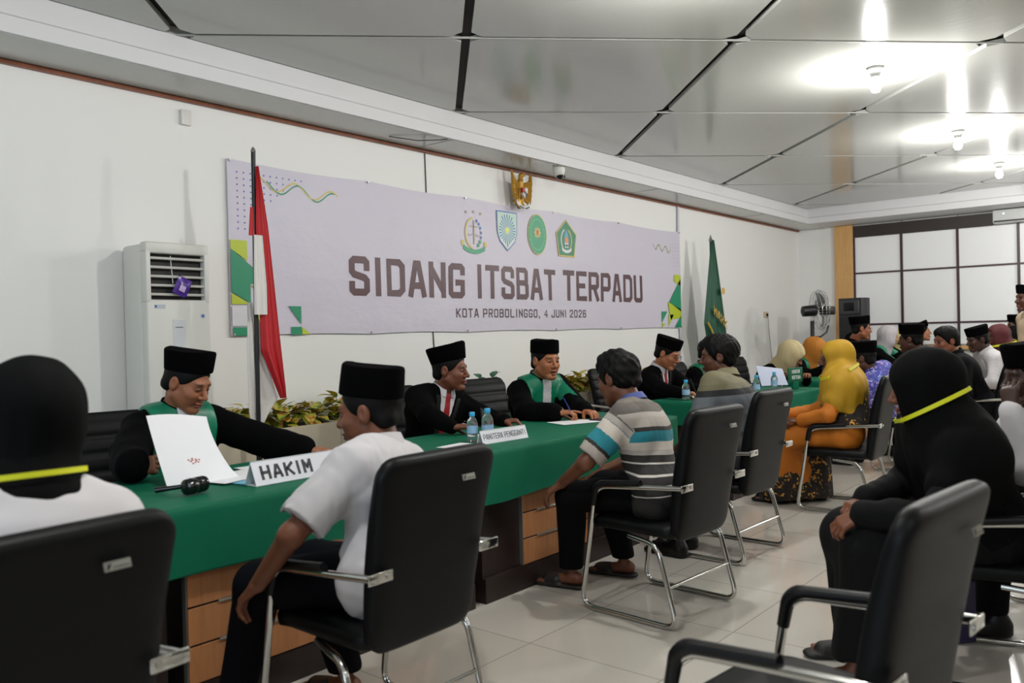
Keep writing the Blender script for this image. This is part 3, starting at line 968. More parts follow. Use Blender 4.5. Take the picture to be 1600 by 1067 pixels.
        for i in range(N):
            d = P[i][1]; r0 = rad[i]+lift
            rings.append([tuple(c+d*r0+up*width*.5), tuple(c+d*(r0+.002)+up*width*.5), tuple(c+d*(r0+.002)-up*width*.5), tuple(c+d*r0-up*width*.5)])
        rings.append(rings[0])
        return s.part_mb(MB().loft(rings, caps=False), 'yellow_band', col or M_YELLOW, smooth=False)
    # --- clothes
    def top(s, mt, name='shirt', g=.016, sleeves='long', hem=None, folds=.004, h=None, vcut=False, collar=None, armsd='LR', wide=0.0, attrs=None, untuck=True, short=.62, waist=1.0, drape=0):
        D = Sdf(); D.many(s.torso(g, waist), .03)
        if untuck: D.u(rc(s.P0-s.s*.07+s.fy*.01, s.P0+s.s*.07+s.fy*.01, .132+g*.5, flat=(s.f, .92)), .04)
        for sd in armsd:
            S, E, W = s.arms[sd]
            if sleeves == 'short':
                e = S+(E-S)*short; D.u(rc(S, e, .058+g, .058+g*.9), .03)
                dr = nrm(E-S)
            elif sleeves == 'long':
                w = W-nrm(W-E)*(.04 if drape else .012)
                if drape: D.u(rc(S+(E-S)*.45+[0, 0, -drape*.3], E+(W-E)*.45+[0, 0, -drape*.55], .050+g, .045+g), .05); D.u(rc(E+(W-E)*.3+[0, 0, -drape*.5], w+[0, 0, -.012], .045+g, .030+g), .04)
                D.many([rc(S, E, .056+g, .045+g*.8), rc(E, w, .045+g*.8, .033+g*.5+wide)], .025)
        if hem is not None: D.cut(plane((0, 0, hem), (0, 0, -1)), .01)
        if sleeves == 'short':
            for sd in armsd:
                S, E, W = s.arms[sd]; e = S+(E-S)*short; dr = nrm(E-S)
                # open end of the sleeve around the arm
                D.ops.append(('cap', e, dr, .088))
                D.sub(rc(e-dr*.02, e+dr*.1, .049*s.sc), .0)
        else:
            for sd in armsd:
                S, E, W = s.arms[sd]
        ops = []
        for op in D.ops:
            if op[0] == 'cap':
                _, e, dr, R = op
                def f(P, e=e, dr=dr, R=R):
                    q = P-e.astype(F32); a = q@dr.astype(F32); r = np.linalg.norm(q-a[:, None]*dr.astype(F32), axis=1)
                    return np.maximum(np.maximum(-a, r-R), a-.10)
                ops.append(('s', Prim(f, e-.1, e+.1), 0.0))
            else: ops.append(op)
        D.ops = ops
        # neck opening
        D.sub(rc(s.N-s.t*.015, s.N+s.t*.12, .056*s.sc, .062*s.sc), .006)
        if vcut:   # open jacket front: wedge down to the button
            a = s.N+s.f*.10-s.t*.01; b = s.P0+s.t*s.L*.42+s.f*.2
            w = .052
            def vf(P):
                q = P-s.N.astype(F32); x = np.abs(q@s.s.astype(F32)); y = q@s.f.astype(F32); z = q@s.t.astype(F32)
                lim = w*np.clip((z+.30)/.27, 0, 1.15)
                return np.maximum(np.maximum(x-lim, .035-y), -(z+.30))
            D.sub(Prim(vf, s.N-.4, s.N+.4), .006)
        w1, w2 = wob(folds, 16, s.seed+1, (1, 1, .6)), wob(folds*.35, 42, s.seed+9, (1, 1, .7))
        D.disp = lambda P: w1(P)+w2(P)
        s.last_top = D
        s.topo = s.part(name, D, mt, h, attrs)
        return s.topo
    def shell_patch(s, region, g, mt, name, h=None, folds=None, base=None, k=.002, waist=1.0):
        """a piece lying on the torso: inflated torso kept only inside region(x, y, z) (torso frame, metres from the neck base)"""
        D = Sdf(); D.many(s.torso(g, waist), .03)
        for sd in 'LR': D.u(rc(s.arms[sd][0], s.arms[sd][1], .056+g, .045+g*.8), .025)
        def f(P):
            q = P-s.N.astype(F32); return region(q@s.s.astype(F32), q@s.f.astype(F32), q@s.t.astype(F32))
        D.cut(Prim(f, s.N-1, s.N+1), k)
        D.disp = folds
        return s.part(name, D, mt, h)
    def collar(s, mt, r=.060, w=.018, name='collar', open_=.0, z=.03, tilt=.35, parent=None):
        mb = MB(); rings = []
        up = nrm(s.t+s.f*-.0+nrm(s.HM[2])*.6); ff = nrm(s.f-up*(s.f@up)); rt = np.cross(ff, up)
        c = s.N+up*z
        for i in range(33):
            a = math.pi/2+open_+(2*math.pi-2*open_)*i/32
            d = rt*math.cos(a)+ff*math.sin(a)
            b = c+d*r-up*tilt*.06*max(0, math.sin(a))
            rings.append([tuple(b-up*w+d*.006), tuple(b+up*w), tuple(b+up*w+d*.004), tuple(b-up*w*1.1+d*.020)])
        mb.loft(rings)
        o = s.part_mb(mb, name, mt)
        if getattr(s, 'topo', None): o.parent = s.topo
        return o
    def trousers(s, mt, g=.018, name='trousers', h=None, low=True, skirt=False):
        D = Sdf(); P0 = s.P0
        D.u(rc(P0-s.s*.08, P0+s.s*.08, .122), .03)
        for sd in 'LR':
            a, b, c = s.legs[sd]
            D.u(rc(a, b, .09+g, .062+g), .04)
            if low:
                c2 = c+np.array([0, 0, .035])
                D.u(rc(b, c2, .062+g, .045+g), .03)
        if low: D.cut(plane((0, 0, float(min(s.legs['L'][2][2], s.legs['R'][2][2]))+.02), (0, 0, -1)), .006)
        D.disp = wob(.004, 15, s.seed+2)
        return s.part(name, D, mt, h or max(.009, s.gh))
    def skirt(s, mt, name='skirt', h=None, z=.10, folds=.006, hem_mt=None, attrs=None, w0=.10, w1=.13):
        D = Sdf(); P0 = s.P0
        D.u(rc(P0-s.s*.09, P0+s.s*.09, .135), .03)
        (a, b, c), (a2, b2, c2) = s.legs['L'], s.legs['R']
        for (p, q, r) in (s.legs['L'], s.legs['R']): D.u(rc(p, q, w0+.01, w0-.01), .06)
        D.u(rc((a+a2)/2, (b+b2)/2, .10, .09), .06)
        lo1 = np.array([c[0], c[1], z]); lo2 = np.array([c2[0], c2[1], z])
        D.u(rc(b, lo1, w0-.01, w1*.85), .06); D.u(rc(b2, lo2, w0-.01, w1*.85), .06)
        D.u(rc((b+b2)/2, (lo1+lo2)/2, .085, w1*.9), .06)
        D.cut(plane((0, 0, z), (0, 0, -1)), .01)
        D.disp = wob(folds, 20, s.seed+2, (1, 1, .12))
        return s.part(name, D, mt, h, attrs)
    def footwear(s, mt, name='sandal', h=.006, shoe=False):
        for sd in 'LR':
            c = s.legs[sd][2]; ff = nrm(s.fy); o = np.array([c[0], c[1], 0.])
            D = Sdf()
            D.u(rc(o-ff*.045+[0, 0, .016], o+ff*.175+[0, 0, .016], .040, .046, flat=((0, 0, 1), .36)), 0)
            if shoe:
                D.u(rc(o-ff*.04+[0, 0, .05], o+ff*.15+[0, 0, .035], .045, .038), .02)
                D.u(rc(o-ff*.03+[0, 0, .05], o-ff*.02+[0, 0, .09], .045, .045), .02)
            else:
                D.u(rc(o+ff*.085+[0, 0, .036], o+ff*.135+[0, 0, .032], .043, .041, flat=((0, 0, 1), .82)), .01)
            D.cut(plane((0, 0, .001), (0, 0, -1)), 0)
            s.part(name, D, mt, h)
    # --- complete outfits
    def judge(s, jabot=True, robe_folds=.006, panel=True):
        s.top(M_BLACKCLOTH, 'robe', g=.024, sleeves='long', folds=robe_folds, wide=.024, drape=.06)
        if panel:
            def reg(x, y, z):
                side = np.abs(x)-.150-.04*np.clip(z+.10, -.3, 0)
                return np.maximum(np.maximum(side, .020-np.abs(x)-.0*z), np.maximum(-(z+.36), np.maximum(-(y+.06+.0*x), .052-np.abs(x)+.0*y-.6*np.clip(y-.02, 0, .05))))
            s.shell_patch(lambda x, y, z: np.maximum(np.maximum(np.abs(x)-.155, .036-np.abs(x)), np.maximum(-(z+.38), -(y+.075))), .037, M_SATIN, 'green_panel', folds=wob(.003, 14, s.seed+5))
        # black stand-up band round the neck, white bands hanging from the throat
        s.collar(M_BLACKCLOTH, .074, .030, 'neckband', .42, .030)
        if jabot:
            s.shell_patch(lambda x, y, z: np.maximum(np.abs(x)-.036-.06*np.clip(-z-.05, 0, .3), np.maximum(-(z+.25), -(y-.03))), .043, M_WHITECLOTH, 'jabot', h=.005, folds=wob(.0035, 60, 5, (1, .2, .05)))
            s.collar(M_WHITECLOTH, .065, .018, 'white_collar', .15, .034)
        s.trousers(M_TROUSER, h=.014)
    def suit(s, tie=M_RED, shirt_g=.014):
        s.shell_patch(lambda x, y, z: np.maximum(np.abs(x)-.085, np.maximum(-(z+.32), -(y-.0))), .017, M_WHITECLOTH, 'white_shirt', h=.006)
        s.top(M_BLACKCLOTH, 'jacket', g=.024, sleeves='long', vcut=True, folds=.005)
        s.collar(M_WHITECLOTH, .067, .024, 'shirt_collar', .30, .036)
        s.shell_patch(lambda x, y, z: np.maximum(np.abs(x)-.019-.06*np.clip(-z-.03, 0, .3), np.maximum(-(z+.33), -(y-.02))), .023, tie, 'necktie', h=.004)
        s.shell_patch(lambda x, y, z: np.maximum(np.maximum(np.abs(np.abs(x)-.012-.050*np.clip((z+.30)/.27, 0, 1.1)-.018)-.016, -(z+.29)), np.maximum(z-.0, -(y-.02))), .031, mat('black_lapel_cloth', '08080a', .6, spec=.25), 'lapel', h=.005)
        for sd in 'LR':
            S, E, W = s.arms[sd]; dr = nrm(W-E)
            s.part('shirt_cuff', Sdf().u(rc(W-dr*.04, W-dr*.004, .042, .040), 0).cut(plane(W-dr*.002, dr), 0).cut(plane(W-dr*.05, -dr), 0), M_WHITECLOTH, .005)
        s.trousers(M_TROUSER, h=.014)

# ================================================================== visitor chairs
def superring(c, ux, un, hw, ht, p=4.0, n=28, fr=None):
    out = []
    for i in range(n):
        a = 2*math.pi*i/n; x, y = math.cos(a), math.sin(a)
        x = math.copysign(abs(x)**(2/p), x); y = math.copysign(abs(y)**(2/p), y)
        d = ht*y
        if fr and y < 0: d -= fr
        out.append(tuple(c+ux*hw*x+un*d))
    return out
def pad(path, hw_fn, th_fn, R, ribs=0, n=46, Re=None):
    """cushion following a path of (y, z); R = corner radius in the plane of the cushion"""
    P = [Vector((0, y, z)) for y, z in path]
    seg = [0]
    for a, b in zip(P, P[1:]): seg.append(seg[-1]+(b-a).length)
    L = seg[-1]; rings = []
    ts = [0.5-0.5*math.cos(math.pi*i/n) if False else i/n for i in range(n+1)]
    e = [0, .002, .006, .012, .02]; Ls = [x for x in e]+[L*t for t in ts if .03 < L*t < L-.03]+[L-x for x in e[::-1]]
    for q in Ls:
        j = max(0, min(len(P)-2, next((k for k in range(len(seg)-1) if seg[k+1] >= q-1e-9), len(P)-2)))
        t = (q-seg[j])/(seg[j+1]-seg[j]); c = P[j].lerp(P[j+1], t)
        dr = (P[min(j+1+(t > .5), len(P)-1)]-P[max(j-(t < .5), 0)]).normalized()
        un = Vector((1, 0, 0)).cross(dr)   # out of the cushion plane
        s = min(q, L-q); hw = hw_fn(q/L); th = th_fn(q/L)
        if s < R: hw = hw-R+math.sqrt(max(1e-8, R*R-(R-s)**2))
        r2 = th*.9
        if s < r2: th = th*(.25+.75*math.sqrt(max(0, 1-((r2-s)/r2)**2)))
        rib = 0
        if ribs and .22 < q/L < .93:
            ph = (q/L-.22)/.71*ribs; fr_ = ph-math.floor(ph); rib = .014*(1-abs(2*fr_-1)**5)-.006
        rings.append(superring(c, Vector((1, 0, 0)), un, max(.01, hw), th, 4.5, 28, rib))
    return rings
def make_chair(label, ribs=0, plate=True, arms=True, group=None):
    t = thing('office_chair', label, 'chair', (0, 0, 0), 0, group)
    # backrest: leaning, thick, rounded corners (its face looks to +Y)
    path = [(-.225, .385), (-.236, .46), (-.246, .55), (-.262, .66), (-.285, .78), (-.315, .90), (-.345, 1.0)]
    back = MB().loft(pad(path, lambda u: .225+.030*u, lambda u: .030+.012*math.sin(math.pi*min(1, u*1.1)), .07, ribs)).build('backrest', M_LEATHER, t, angle=70)
    path = [(-.235, .425), (-.15, .428), (0, .432), (.14, .432), (.21, .425), (.245, .40)]
    MB().loft(pad(path, lambda u: .235+.01*math.sin(3*u), lambda u: .036, .06)).build('seat', M_LEATHER, t, angle=70)
    for sg in (-1, 1):
        x = sg*.272
        pts = fillet([(x, -.318, .652), (x, .175, .612), (x, .275, .014), (x, -.275, .014), (x, -.175, .375), (sg*.22, .02, .385)], [.075, .075, .075, .06])
        side = MB().tube(pts, .0125, 12).build('side_frame', M_CHROME, t, angle=60)
        pts = fillet([(x, -.09, .650), (x, .168, .624), (x, .190, .52)], [.07], 8)
        n = len(pts); rr = [.017+.004*min(1, i/3, (n-1-i)/3) for i in range(n)]
        MB().tube(pts, rr, 14).build('armrest_pad', M_PLASTIC, side, angle=60)
        xa, xb = sorted((sg*.192, sg*.288)); b = MB().box((xa, -.323, .634), (xb, -.315, .668), .0035)
        b.lathe([(.009, 0), (.009, .006)], (0, 0, 0), 14, Matrix.Translation((sg*.212, -.322, .651)) @ Matrix.Rotation(R_(90), 4, 'X'))
        b.build('arm_bracket', M_CHROME, side)
    MB().tube([(-.272, -.228, .19), (.272, -.228, .19)], .0085, 10).build('crossbar', M_CHROME, t)
    if plate:
        # small silver maker's plate on the back, upper right
        mb = MB().use(mat('dull_plate', '8f8f88', .45, .6))
        M = Matrix.Translation((.10, -.3665, .905)) @ Matrix.Rotation(R_(-16), 4, 'X') @ Matrix.Scale(.74, 4)
        mb.box((-.038, -.003, -.013), (.038, .002, .013), 0, M)
        mb.use(M_PLASTIC).prism([(-.033, -.008), (-.028, .002), (-.033, .009), (-.026, .004), (-.018, .010), (-.022, -.002), (-.027, -.009)], lambda u, v, w: tuple(M @ Vector((u, w, v))), -.0042, -.003)
        mb.box((-.014, -.0042, -.006), (.033, -.003, -.0035), 0, M)
        mb.build('maker_plate', None, back, smooth=False)
    return t
CH = [  # x, y, yaw, label
 (.66, 2.08, 94, 'black leather chair at the lower left corner, back to the camera'),
 (1.86, 2.19, 90, 'black leather chair with chrome arms holding the man in the white shirt'),
 (3.61, 2.085, 86, 'black leather chair with full chrome frame in view in the middle of the floor'),
 (4.75, 2.28, 88, 'black leather chair behind the man in the olive-collared polo, second in the row'),
 (6.41, 2.09, 93, 'black leather chair holding the woman in the mustard headscarf'),
 (1.985, .76, 84, 'empty black leather chair with armrests nearest the camera at lower right'),
 (3.72, .62, 105, 'black leather chair under the woman in the long black headscarf'),
 (8.45, 2.15, 90, 'black leather chair of the man in the blue batik shirt'),
 (9.05, 1.72, 88, 'dark chair behind the young man in the dark shirt'),
 (10.75, 1.62, 95, 'black chair with black arms under the seated man in white shirt at the back'),
 (4.45, .42, 108, 'black leather chair of the man at the right edge with his hand to his mouth'),
 (11.6, 1.55, 90, 'black chair of the woman in the maroon headscarf'),
 (12.4, 1.5, 90, 'black chair of the woman in the short black scarf at the back'),
]
chair0 = make_chair('chair'); note_kids(chair0)
for i, (x, y, yw, lb) in enumerate(CH):
    if i == 0: chair0.location = (x, y, 0); chair0.rotation_euler = (0, 0, R_(yw-90)); chair0['label'] = lb; chair0['group'] = 'visitor chairs'
    else: dup(chair0, (x, y, 0), R_(yw-90), lb, 'visitor chairs')
JC = [
 (1.92, 4.12, -97, 'black ribbed chair behind the first judge at the left'),
 (4.02, 4.20, -95, 'black ribbed chair behind the man in the black suit and red tie'),
 (5.08, 4.24, -93, 'black ribbed chair showing between the suited man and the speaking judge'),
 (6.98, 4.3, -88, 'dark chair seen past the striped-shirt man\'s head'),
 (8.33, 4.25, -92, 'black ribbed chair just right of the suited man with glasses'),
 (10.0, 4.30, -95, 'black ribbed chair behind the olive-polo man\'s head, against the wall'),
 (9.25, 4.15, -90, 'dark chair behind the woman in the beige headscarf'),
]
chair1 = make_chair('chair', ribs=5, plate=False); note_kids(chair1)
for i, (x, y, yw, lb) in enumerate(JC):
    if i == 0: chair1.location = (x, y, 0); chair1.rotation_euler = (0, 0, R_(yw-90)); chair1['label'] = lb; chair1['group'] = 'chairs behind the long tables'
    else: dup(chair1, (x, y, 0), R_(yw-90), lb, 'chairs behind the long tables')

# ================================================================== desks under green cloth
TT = .775
def desk(x0, x1, y0, y1, label, bays):
    """bays = list of (xa, xb) of light-wood drawer-line fronts; the rest of the front is dark"""
    t = thing('office_desk', label, 'desk', ((x0+x1)/2, (y0+y1)/2, 0)); cx, cy = (x0+x1)/2, (y0+y1)/2
    T = lambda mb: setattr(mb, 'v', [(a-cx, b-cy, c) for a, b, c in mb.v]) or mb
    T(MB().box((x0+.02, y0+.02, .735), (x1-.02, y1-.02, .765), .004)).build('desktop', M_DARKWOOD, t)
    T(MB().box((x0+.03, y0+.035, .0), (x1-.03, y0+.06, .735))).build('front_panel', M_DARKWOOD, t)
    T(MB().box((x0+.03, y0+.012, .0), (x1-.03, y0+.035, .125))).build('plinth', M_DARKWOOD, t)
    for xa in (x0+.03, x1-.055): T(MB().box((xa, y0+.06, 0), (xa+.025, y1-.05, .735))).build('side_panel', M_DARKWOOD, t)
    for xa, xb in bays:
        mb = MB()
        for z0, z1 in ((.13, .262), (.27, .402), (.41, .56)): mb.box((xa, y0+.015, z0), (xb, y0+.036, z1), .001)
        T(mb).build('wood_front', M_WOOD, t, smooth=False)
        mb = MB()
        for z in (.266, .406): mb.box((xa+.12, y0+.010, z-.005), (xb-.02, y0+.036, z+.004))
        mb.box((xa-.010, y0+.012, .13), (xa-.004, y0+.036, .60))
        T(mb).build('metal_strip', M_ALU, t, smooth=False)
        mb = MB()
        for z in (.266, .406): mb.box((xa, y0+.018, z-.004), (xb, y0+.034, z+.004))
        T(mb).build('shadow_gap', M_PLASTIC, t, smooth=False)
    return t
desk(.05, 1.48, 2.78, 3.5, 'dark wood desk at the left end under the green cloth', [(.35, 1.3)])
desk(1.50, 3.06, 2.78, 3.5, 'desk with light wood front and metal strips under the HAKIM sign', [(1.52, 2.75)])
desk(3.08, 5.06, 2.78, 3.5, 'dark desk with narrow light wood front by the striped-shirt man\'s leg', [(3.42, 4.02)])
desk(6.12, 8.05, 2.86, 3.55, 'second group desk with light wood front under green cloth', [(6.3, 7.8)])
desk(9.07, 11.0, 2.86, 3.55, 'third group desk behind the woman in mustard', [(9.2, 10.8)])
desk(11.9, 13.5, 2.5, 3.2, 'farthest desk near the far wall', [(12.1, 13.2)])

def cloth(x0, x1, y0, y1, z0, label, seed, ends=(1, 1), fl=.006):
    """tablecloth: top sheet and hanging skirts in one folded sheet with thickness"""
    rs = random.Random(seed); c = .012
    zt = TT
    # perimeter path (rounded), going round the top edge
    def per(n_x=110, n_y=40):
        pts = []
        for i in range(n_x): pts.append((x0+(x1-x0)*i/n_x, y0, 0, -1))
        for i in range(n_y): pts.append((x1, y0+(y1-y0)*i/n_y, 1, 0))
        for i in range(n_x): pts.append((x1-(x1-x0)*i/n_x, y1, 0, 1))
        for i in range(n_y): pts.append((x0, y1-(y1-y0)*i/n_y, -1, 0))
        return pts
    P = per(); n = len(P); mb = MB()
    ph = [rs.uniform(0, 6.28) for _ in range(6)]
    rows = [(0, 0), (.004, .004), (.012, .012), (.03, .04), (.07, .1), (.12, .3), (.17, .6), (.21, .8), (1, 1)]
    rings = []
    for (k, (a, b)) in enumerate(rows):
        ring = []
        for i, (x, y, nx, ny) in enumerate(P):
            s = x*1.0+y*1.3
            f = math.sin(s*13+ph[0])*.5+math.sin(s*29+ph[1]+math.sin(s*7))*.35+math.sin(s*5+ph[2])*.6
            dz = [0, .001, .006, .03, .08, .14, .20, .24][k] if k < 8 else (zt-z0)
            dz = min(dz, zt-z0)
            hang = dz/(zt-z0)
            out = (.0, .006, .011, .013, .015, .017, .02, .022, .024)[k]+fl*f*hang*1.2
            if k == 0: out = -.004
            zz = zt-dz
            if k == 8: zz = z0+.007*math.sin(s*6+ph[3])+.010*math.sin(s*2.1+ph[4])
            ring.append((x+nx*out, y+ny*out, zz))
        rings.append(ring)
    inner = [[(x-nx*.006+0, y-ny*.006, z) for (x, y, z), (_, _, nx, ny) in zip(r, P)] for r in rings[::-1][:-2]]
    mb.loft(rings+inner, caps=False)
    # top
    nu, nv = 60, 14
    mb.grid(lambda u, v: (x0-.004+(x1-x0+.008)*u, y0-.004+(y1-y0+.008)*v, zt+.0012*math.sin(u*37+ph[5])*math.sin(v*9)), nu, nv)
    o = mb.build('tablecloth', M_GREEN, None, angle=50)
    return tag(o, label, 'tablecloth')
cloth(.0, 5.08, 2.775, 3.53, .525, 'long green tablecloth over the first row of desks', 1, fl=.004)
cloth(6.08, 8.09, 2.845, 3.58, .585, 'green tablecloth on the second desk, in front of the suited man with glasses', 2)
cloth(9.04, 11.04, 2.845, 3.58, .56, 'green tablecloth on the third desk, behind the mustard headscarf', 3)
cloth(11.86, 13.54, 2.48, 3.24, .56, 'green tablecloth on the farthest desk', 4)

# ================================================================== lettering made of strokes
GLY = {  # strokes in a 1-wide, 2-high cell
 'S': [[(1, 1.55), (1, 1.85), (.85, 2), (.15, 2), (0, 1.85), (0, 1.28), (.15, 1.1), (.85, .9), (1, .72), (1, .15), (.85, 0), (.15, 0), (0, .15), (0, .45)]],
 'I': [[(.5, 0), (.5, 2)]], 'D': [[(0, 0), (0, 2), (.75, 2), (1, 1.75), (1, .25), (.75, 0), (0, 0)]],
 'A': [[(0, 0), (.38, 2), (.62, 2), (1, 0)], [(.14, .55), (.86, .55)]], 'N': [[(0, 0), (0, 2)], [(.06, 1.72), (.94, .28)], [(1, 0), (1, 2)]],
 'G': [[(1, 1.62), (1, 1.85), (.85, 2), (.15, 2), (0, 1.85), (0, .15), (.15, 0), (.85, 0), (1, .15), (1, .88), (.58, .88)]],
 'T': [[(0, 2), (1, 2)], [(.5, 2), (.5, 0)]], 'B': [[(0, 0), (0, 2), (.8, 2), (.95, 1.85), (.95, 1.2), (.8, 1.05), (0, 1.05)], [(.8, 1.05), (1, .85), (1, .15), (.85, 0), (0, 0)]],
 'E': [[(1, 2), (0, 2), (0, 0), (1, 0)], [(0, 1.02), (.8, 1.02)]], 'R': [[(0, 0), (0, 2), (.85, 2), (1, 1.85), (1, 1.1), (.85, .95), (0, .95)], [(.55, .95), (1, 0)]],
 'P': [[(0, 0), (0, 2), (.85, 2), (1, 1.85), (1, 1.0), (.85, .85), (0, .85)]], 'U': [[(0, 2), (0, .15), (.15, 0), (.85, 0), (1, .15), (1, 2)]],
 'K': [[(0, 0), (0, 2)], [(1, 2), (.05, .85)], [(.3, 1.15), (1, 0)]], 'O': [[(.15, 0), (0, .15), (0, 1.85), (.15, 2), (.85, 2), (1, 1.85), (1, .15), (.85, 0), (.15, 0)]],
 'L': [[(0, 2), (0, 0), (1, 0)]], 'J': [[(1, 2), (1, .15), (.85, 0), (.15, 0), (0, .15), (0, .5)]], 'H': [[(0, 0), (0, 2)], [(1, 0), (1, 2)], [(0, 1), (1, 1)]],
 'M': [[(0, 0), (0, 2)], [(.06, 1.8), (.5, .85)], [(.5, .85), (.94, 1.8)], [(1, 0), (1, 2)]], '4': [[(.75, 0), (.75, 2), (0, .6), (1, .6)]],
 '2': [[(0, 1.5), (0, 1.85), (.15, 2), (.85, 2), (1, 1.85), (1, 1.2), (0, .2), (0, 0), (1, 0)]],
 '0': [[(.15, 0), (0, .15), (0, 1.85), (.15, 2), (.85, 2), (1, 1.85), (1, .15), (.85, 0), (.15, 0)]],
 '6': [[(1, 1.6), (1, 1.85), (.85, 2), (.15, 2), (0, 1.85), (0, .15), (.15, 0), (.85, 0), (1, .15), (1, .95), (.85, 1.1), (0, 1.1)]],
 ',': [[(.5, .1), (.35, -.35)]]}
def letters(mb, text, x0, x1, z0, z1, stroke, to3, gap=.32, space=.75, t=.001):
    """fill x0..x1 with text; stroke = stroke width in letter widths"""
    W = sum((.35 if ch in 'I,' else space if ch == ' ' else 1.0)+(gap+stroke if ch != ' ' else 0) for ch in text)-gap
    u = (x1-x0)/W; v = (z1-z0-stroke*u)/2.0; x = x0+stroke*u/2
    hs = stroke*u/2
    for ch in text:
        if ch == ' ': x += space*u; continue
        w = .35 if ch in 'I,' else 1.0
        for st in GLY[ch]:
            P = [(x+((px-.5)*0+w/2 if ch == 'I' else px*w if ch != ',' else px*.35)*u, z0+hs+pz*v) for px, pz in st]
            n = len(P); Lf, Rt = [], []
            cl = P[0] == P[-1]
            for i in range(n):
                a = P[i-1] if i > 0 else (P[-2] if cl else None); c = P[i+1] if i < n-1 else (P[1] if cl else None); b = P[i]
                dirs = []
                if a: dirs.append(Vector((b[0]-a[0], b[1]-a[1])).normalized())
                if c: dirs.append(Vector((c[0]-b[0], c[1]-b[1])).normalized())
                tg = (sum(dirs, Vector((0, 0)))).normalized(); nn = Vector((-tg.y, tg.x))
                k = 1/max(.80, nn.dot(Vector((-dirs[0].y, dirs[0].x))))
                bb = Vector(b)
                if not cl and i == 0: bb -= dirs[0]*hs
                if not cl and i == n-1: bb += dirs[-1]*hs
                Lf.append(bb+nn*hs*k); Rt.append(bb-nn*hs*k)
            for i in range(n-1):
                q = [Lf[i], Rt[i], Rt[i+1], Lf[i+1]]
                vs = [to3(p.x, p.y, 0) for p in q]+[to3(p.x, p.y, t) for p in q]
                mb.add(vs, [(0, 1, 2, 3), (4, 7, 6, 5), (0, 4, 5, 1), (1, 5, 6, 2), (2, 6, 7, 3), (3, 7, 4, 0)])
        x += (w+gap+stroke)*u
    return mb

# ================================================================== banner
YB = 5.185
bn = thing('event_banner', 'long pale lilac banner reading SIDANG ITSBAT TERPADU on the wall', 'banner', (6.42, YB, 2.0))
def bt(mb): mb.v = [(a-6.42, b-YB, c-2.0) for a, b, c in mb.v]; return mb
BX0, BX1, BZ0, BZ1 = 3.187, 9.665, 1.388, 2.626
M_BANNER = mat('lilac_banner_vinyl', 'cfcad8', .42, spec=.4, bump=dict(scale=2.2, strength=.45, dist=.03, detail=4, stretch=(1, 1, 1.6)))
pins = [3.19, 4.45, 5.6, 6.95, 8.2, 9.66]
def sag(u, v):
    x = BX0+(BX1-BX0)*u
    k = min(range(len(pins)-1), key=lambda i: 0 if pins[i] <= x <= pins[i+1] else 1)
    f = (x-pins[k])/(pins[k+1]-pins[k]); s = 4*f*(1-f)
    z = BZ0+(BZ1-BZ0)*v+(.012*s*(1-v)-.018*s*v)
    y = YB-.006-.003*math.sin(x*3.1+v*4)*math.sin(v*3.1)-.0015*math.sin(x*11+v*7)
    return (x, y, z)
def by(x, z): return sag((x-BX0)/(BX1-BX0), min(1, max(0, (z-BZ0)/(BZ1-BZ0))))[1]
bp = MB().grid(sag, 130, 24); n0 = len(bp.v)
bp.grid(lambda u, v: (sag(u, v)[0], sag(u, v)[1]+.003, sag(u, v)[2]), 130, 24)
bsheet = bt(bp).build('banner_sheet', M_BANNER, bn)
onb = lambda off: (lambda x, z, t: (x, by(x, z)-off-t, z))
M_MAROON = mat('maroon_print', '4f2c33', .4, vary=.15)
T = onb(.0015)
for word, xa, xb, za, zb in (('SIDANG', 4.235, 5.575, 1.695, 2.012), ('ITSBAT', 5.725, 6.965, 1.700, 2.018), ('TERPADU', 7.10, 8.71, 1.702, 2.026)):
    bt(letters(MB(), word, xa, xb, za, zb, .38, T, gap=.24)).build('banner_word', M_MAROON, bsheet, smooth=False)
mb = MB(); letters(mb, 'KOTA PROBOLINGGO, 4 JUNI 2026', 5.455, 7.505, 1.522, 1.605, .27, T, gap=.45, space=.9)
bt(mb).build('banner_subtitle', mat('dark_maroon_print', '46242c', .4), bsheet, smooth=False)
M_G1 = mat('print_green', '0f8a63', .4); M_G2 = mat('print_lime', 'b6c62a', .4); M_G3 = mat('print_violet', '7a6cb8', .4); M_G4 = mat('print_gold', 'c9b45a', .4)
M_PB = mat('print_blue', '3f6fae', .4); M_PW = mat('print_white', 'd8d8de', .4); M_PG = mat('print_emerald', '1d9466', .4)
def poly(mb, pts, off=.0015):
    y = min(by(x, z) for x, z in pts) if max(p[0] for p in pts)-min(p[0] for p in pts) < .06 and off < .0016 else YB-.0112
    mb.prism(pts, lambda x, z, t: (x, y-off-t, z), 0, .0006)
mb = MB().use(M_G3)
for i in range(11):
    for j in range(10):
        if i+j*1.0 > 10.5 and not (j == 0): continue
        if i > 3 and j > 5-(i-4)*.8: continue
        x, z = 3.262+i*.054, 2.540-j*.044
        poly(mb, [(x+.007*math.cos(a), z+.007*math.sin(a)) for a in [k*math.pi/4 for k in range(8)]])
for i in range(5):
    for j in range(7):
        x, z = 9.42+i*.05, 2.46-j*.045
        poly(mb, [(x+.004*math.cos(a), z+.004*math.sin(a)) for a in [k*math.pi/3 for k in range(6)]])
bt(mb).build('banner_dots', None, bsheet, smooth=False)
def wave(mb, x0, x1, zc0, zc1, amp, n, ph, w):
    N = 60; P = []
    for i in range(N+1):
        u = i/N; P.append((x0+(x1-x0)*u, zc0+(zc1-zc0)*u+amp*math.cos(2*math.pi*n*u+ph)))
    for a, b in zip(P, P[1:]): poly(mb, [(a[0], a[1]-w), (b[0], b[1]-w), (b[0], b[1]+w), (a[0], a[1]+w)])
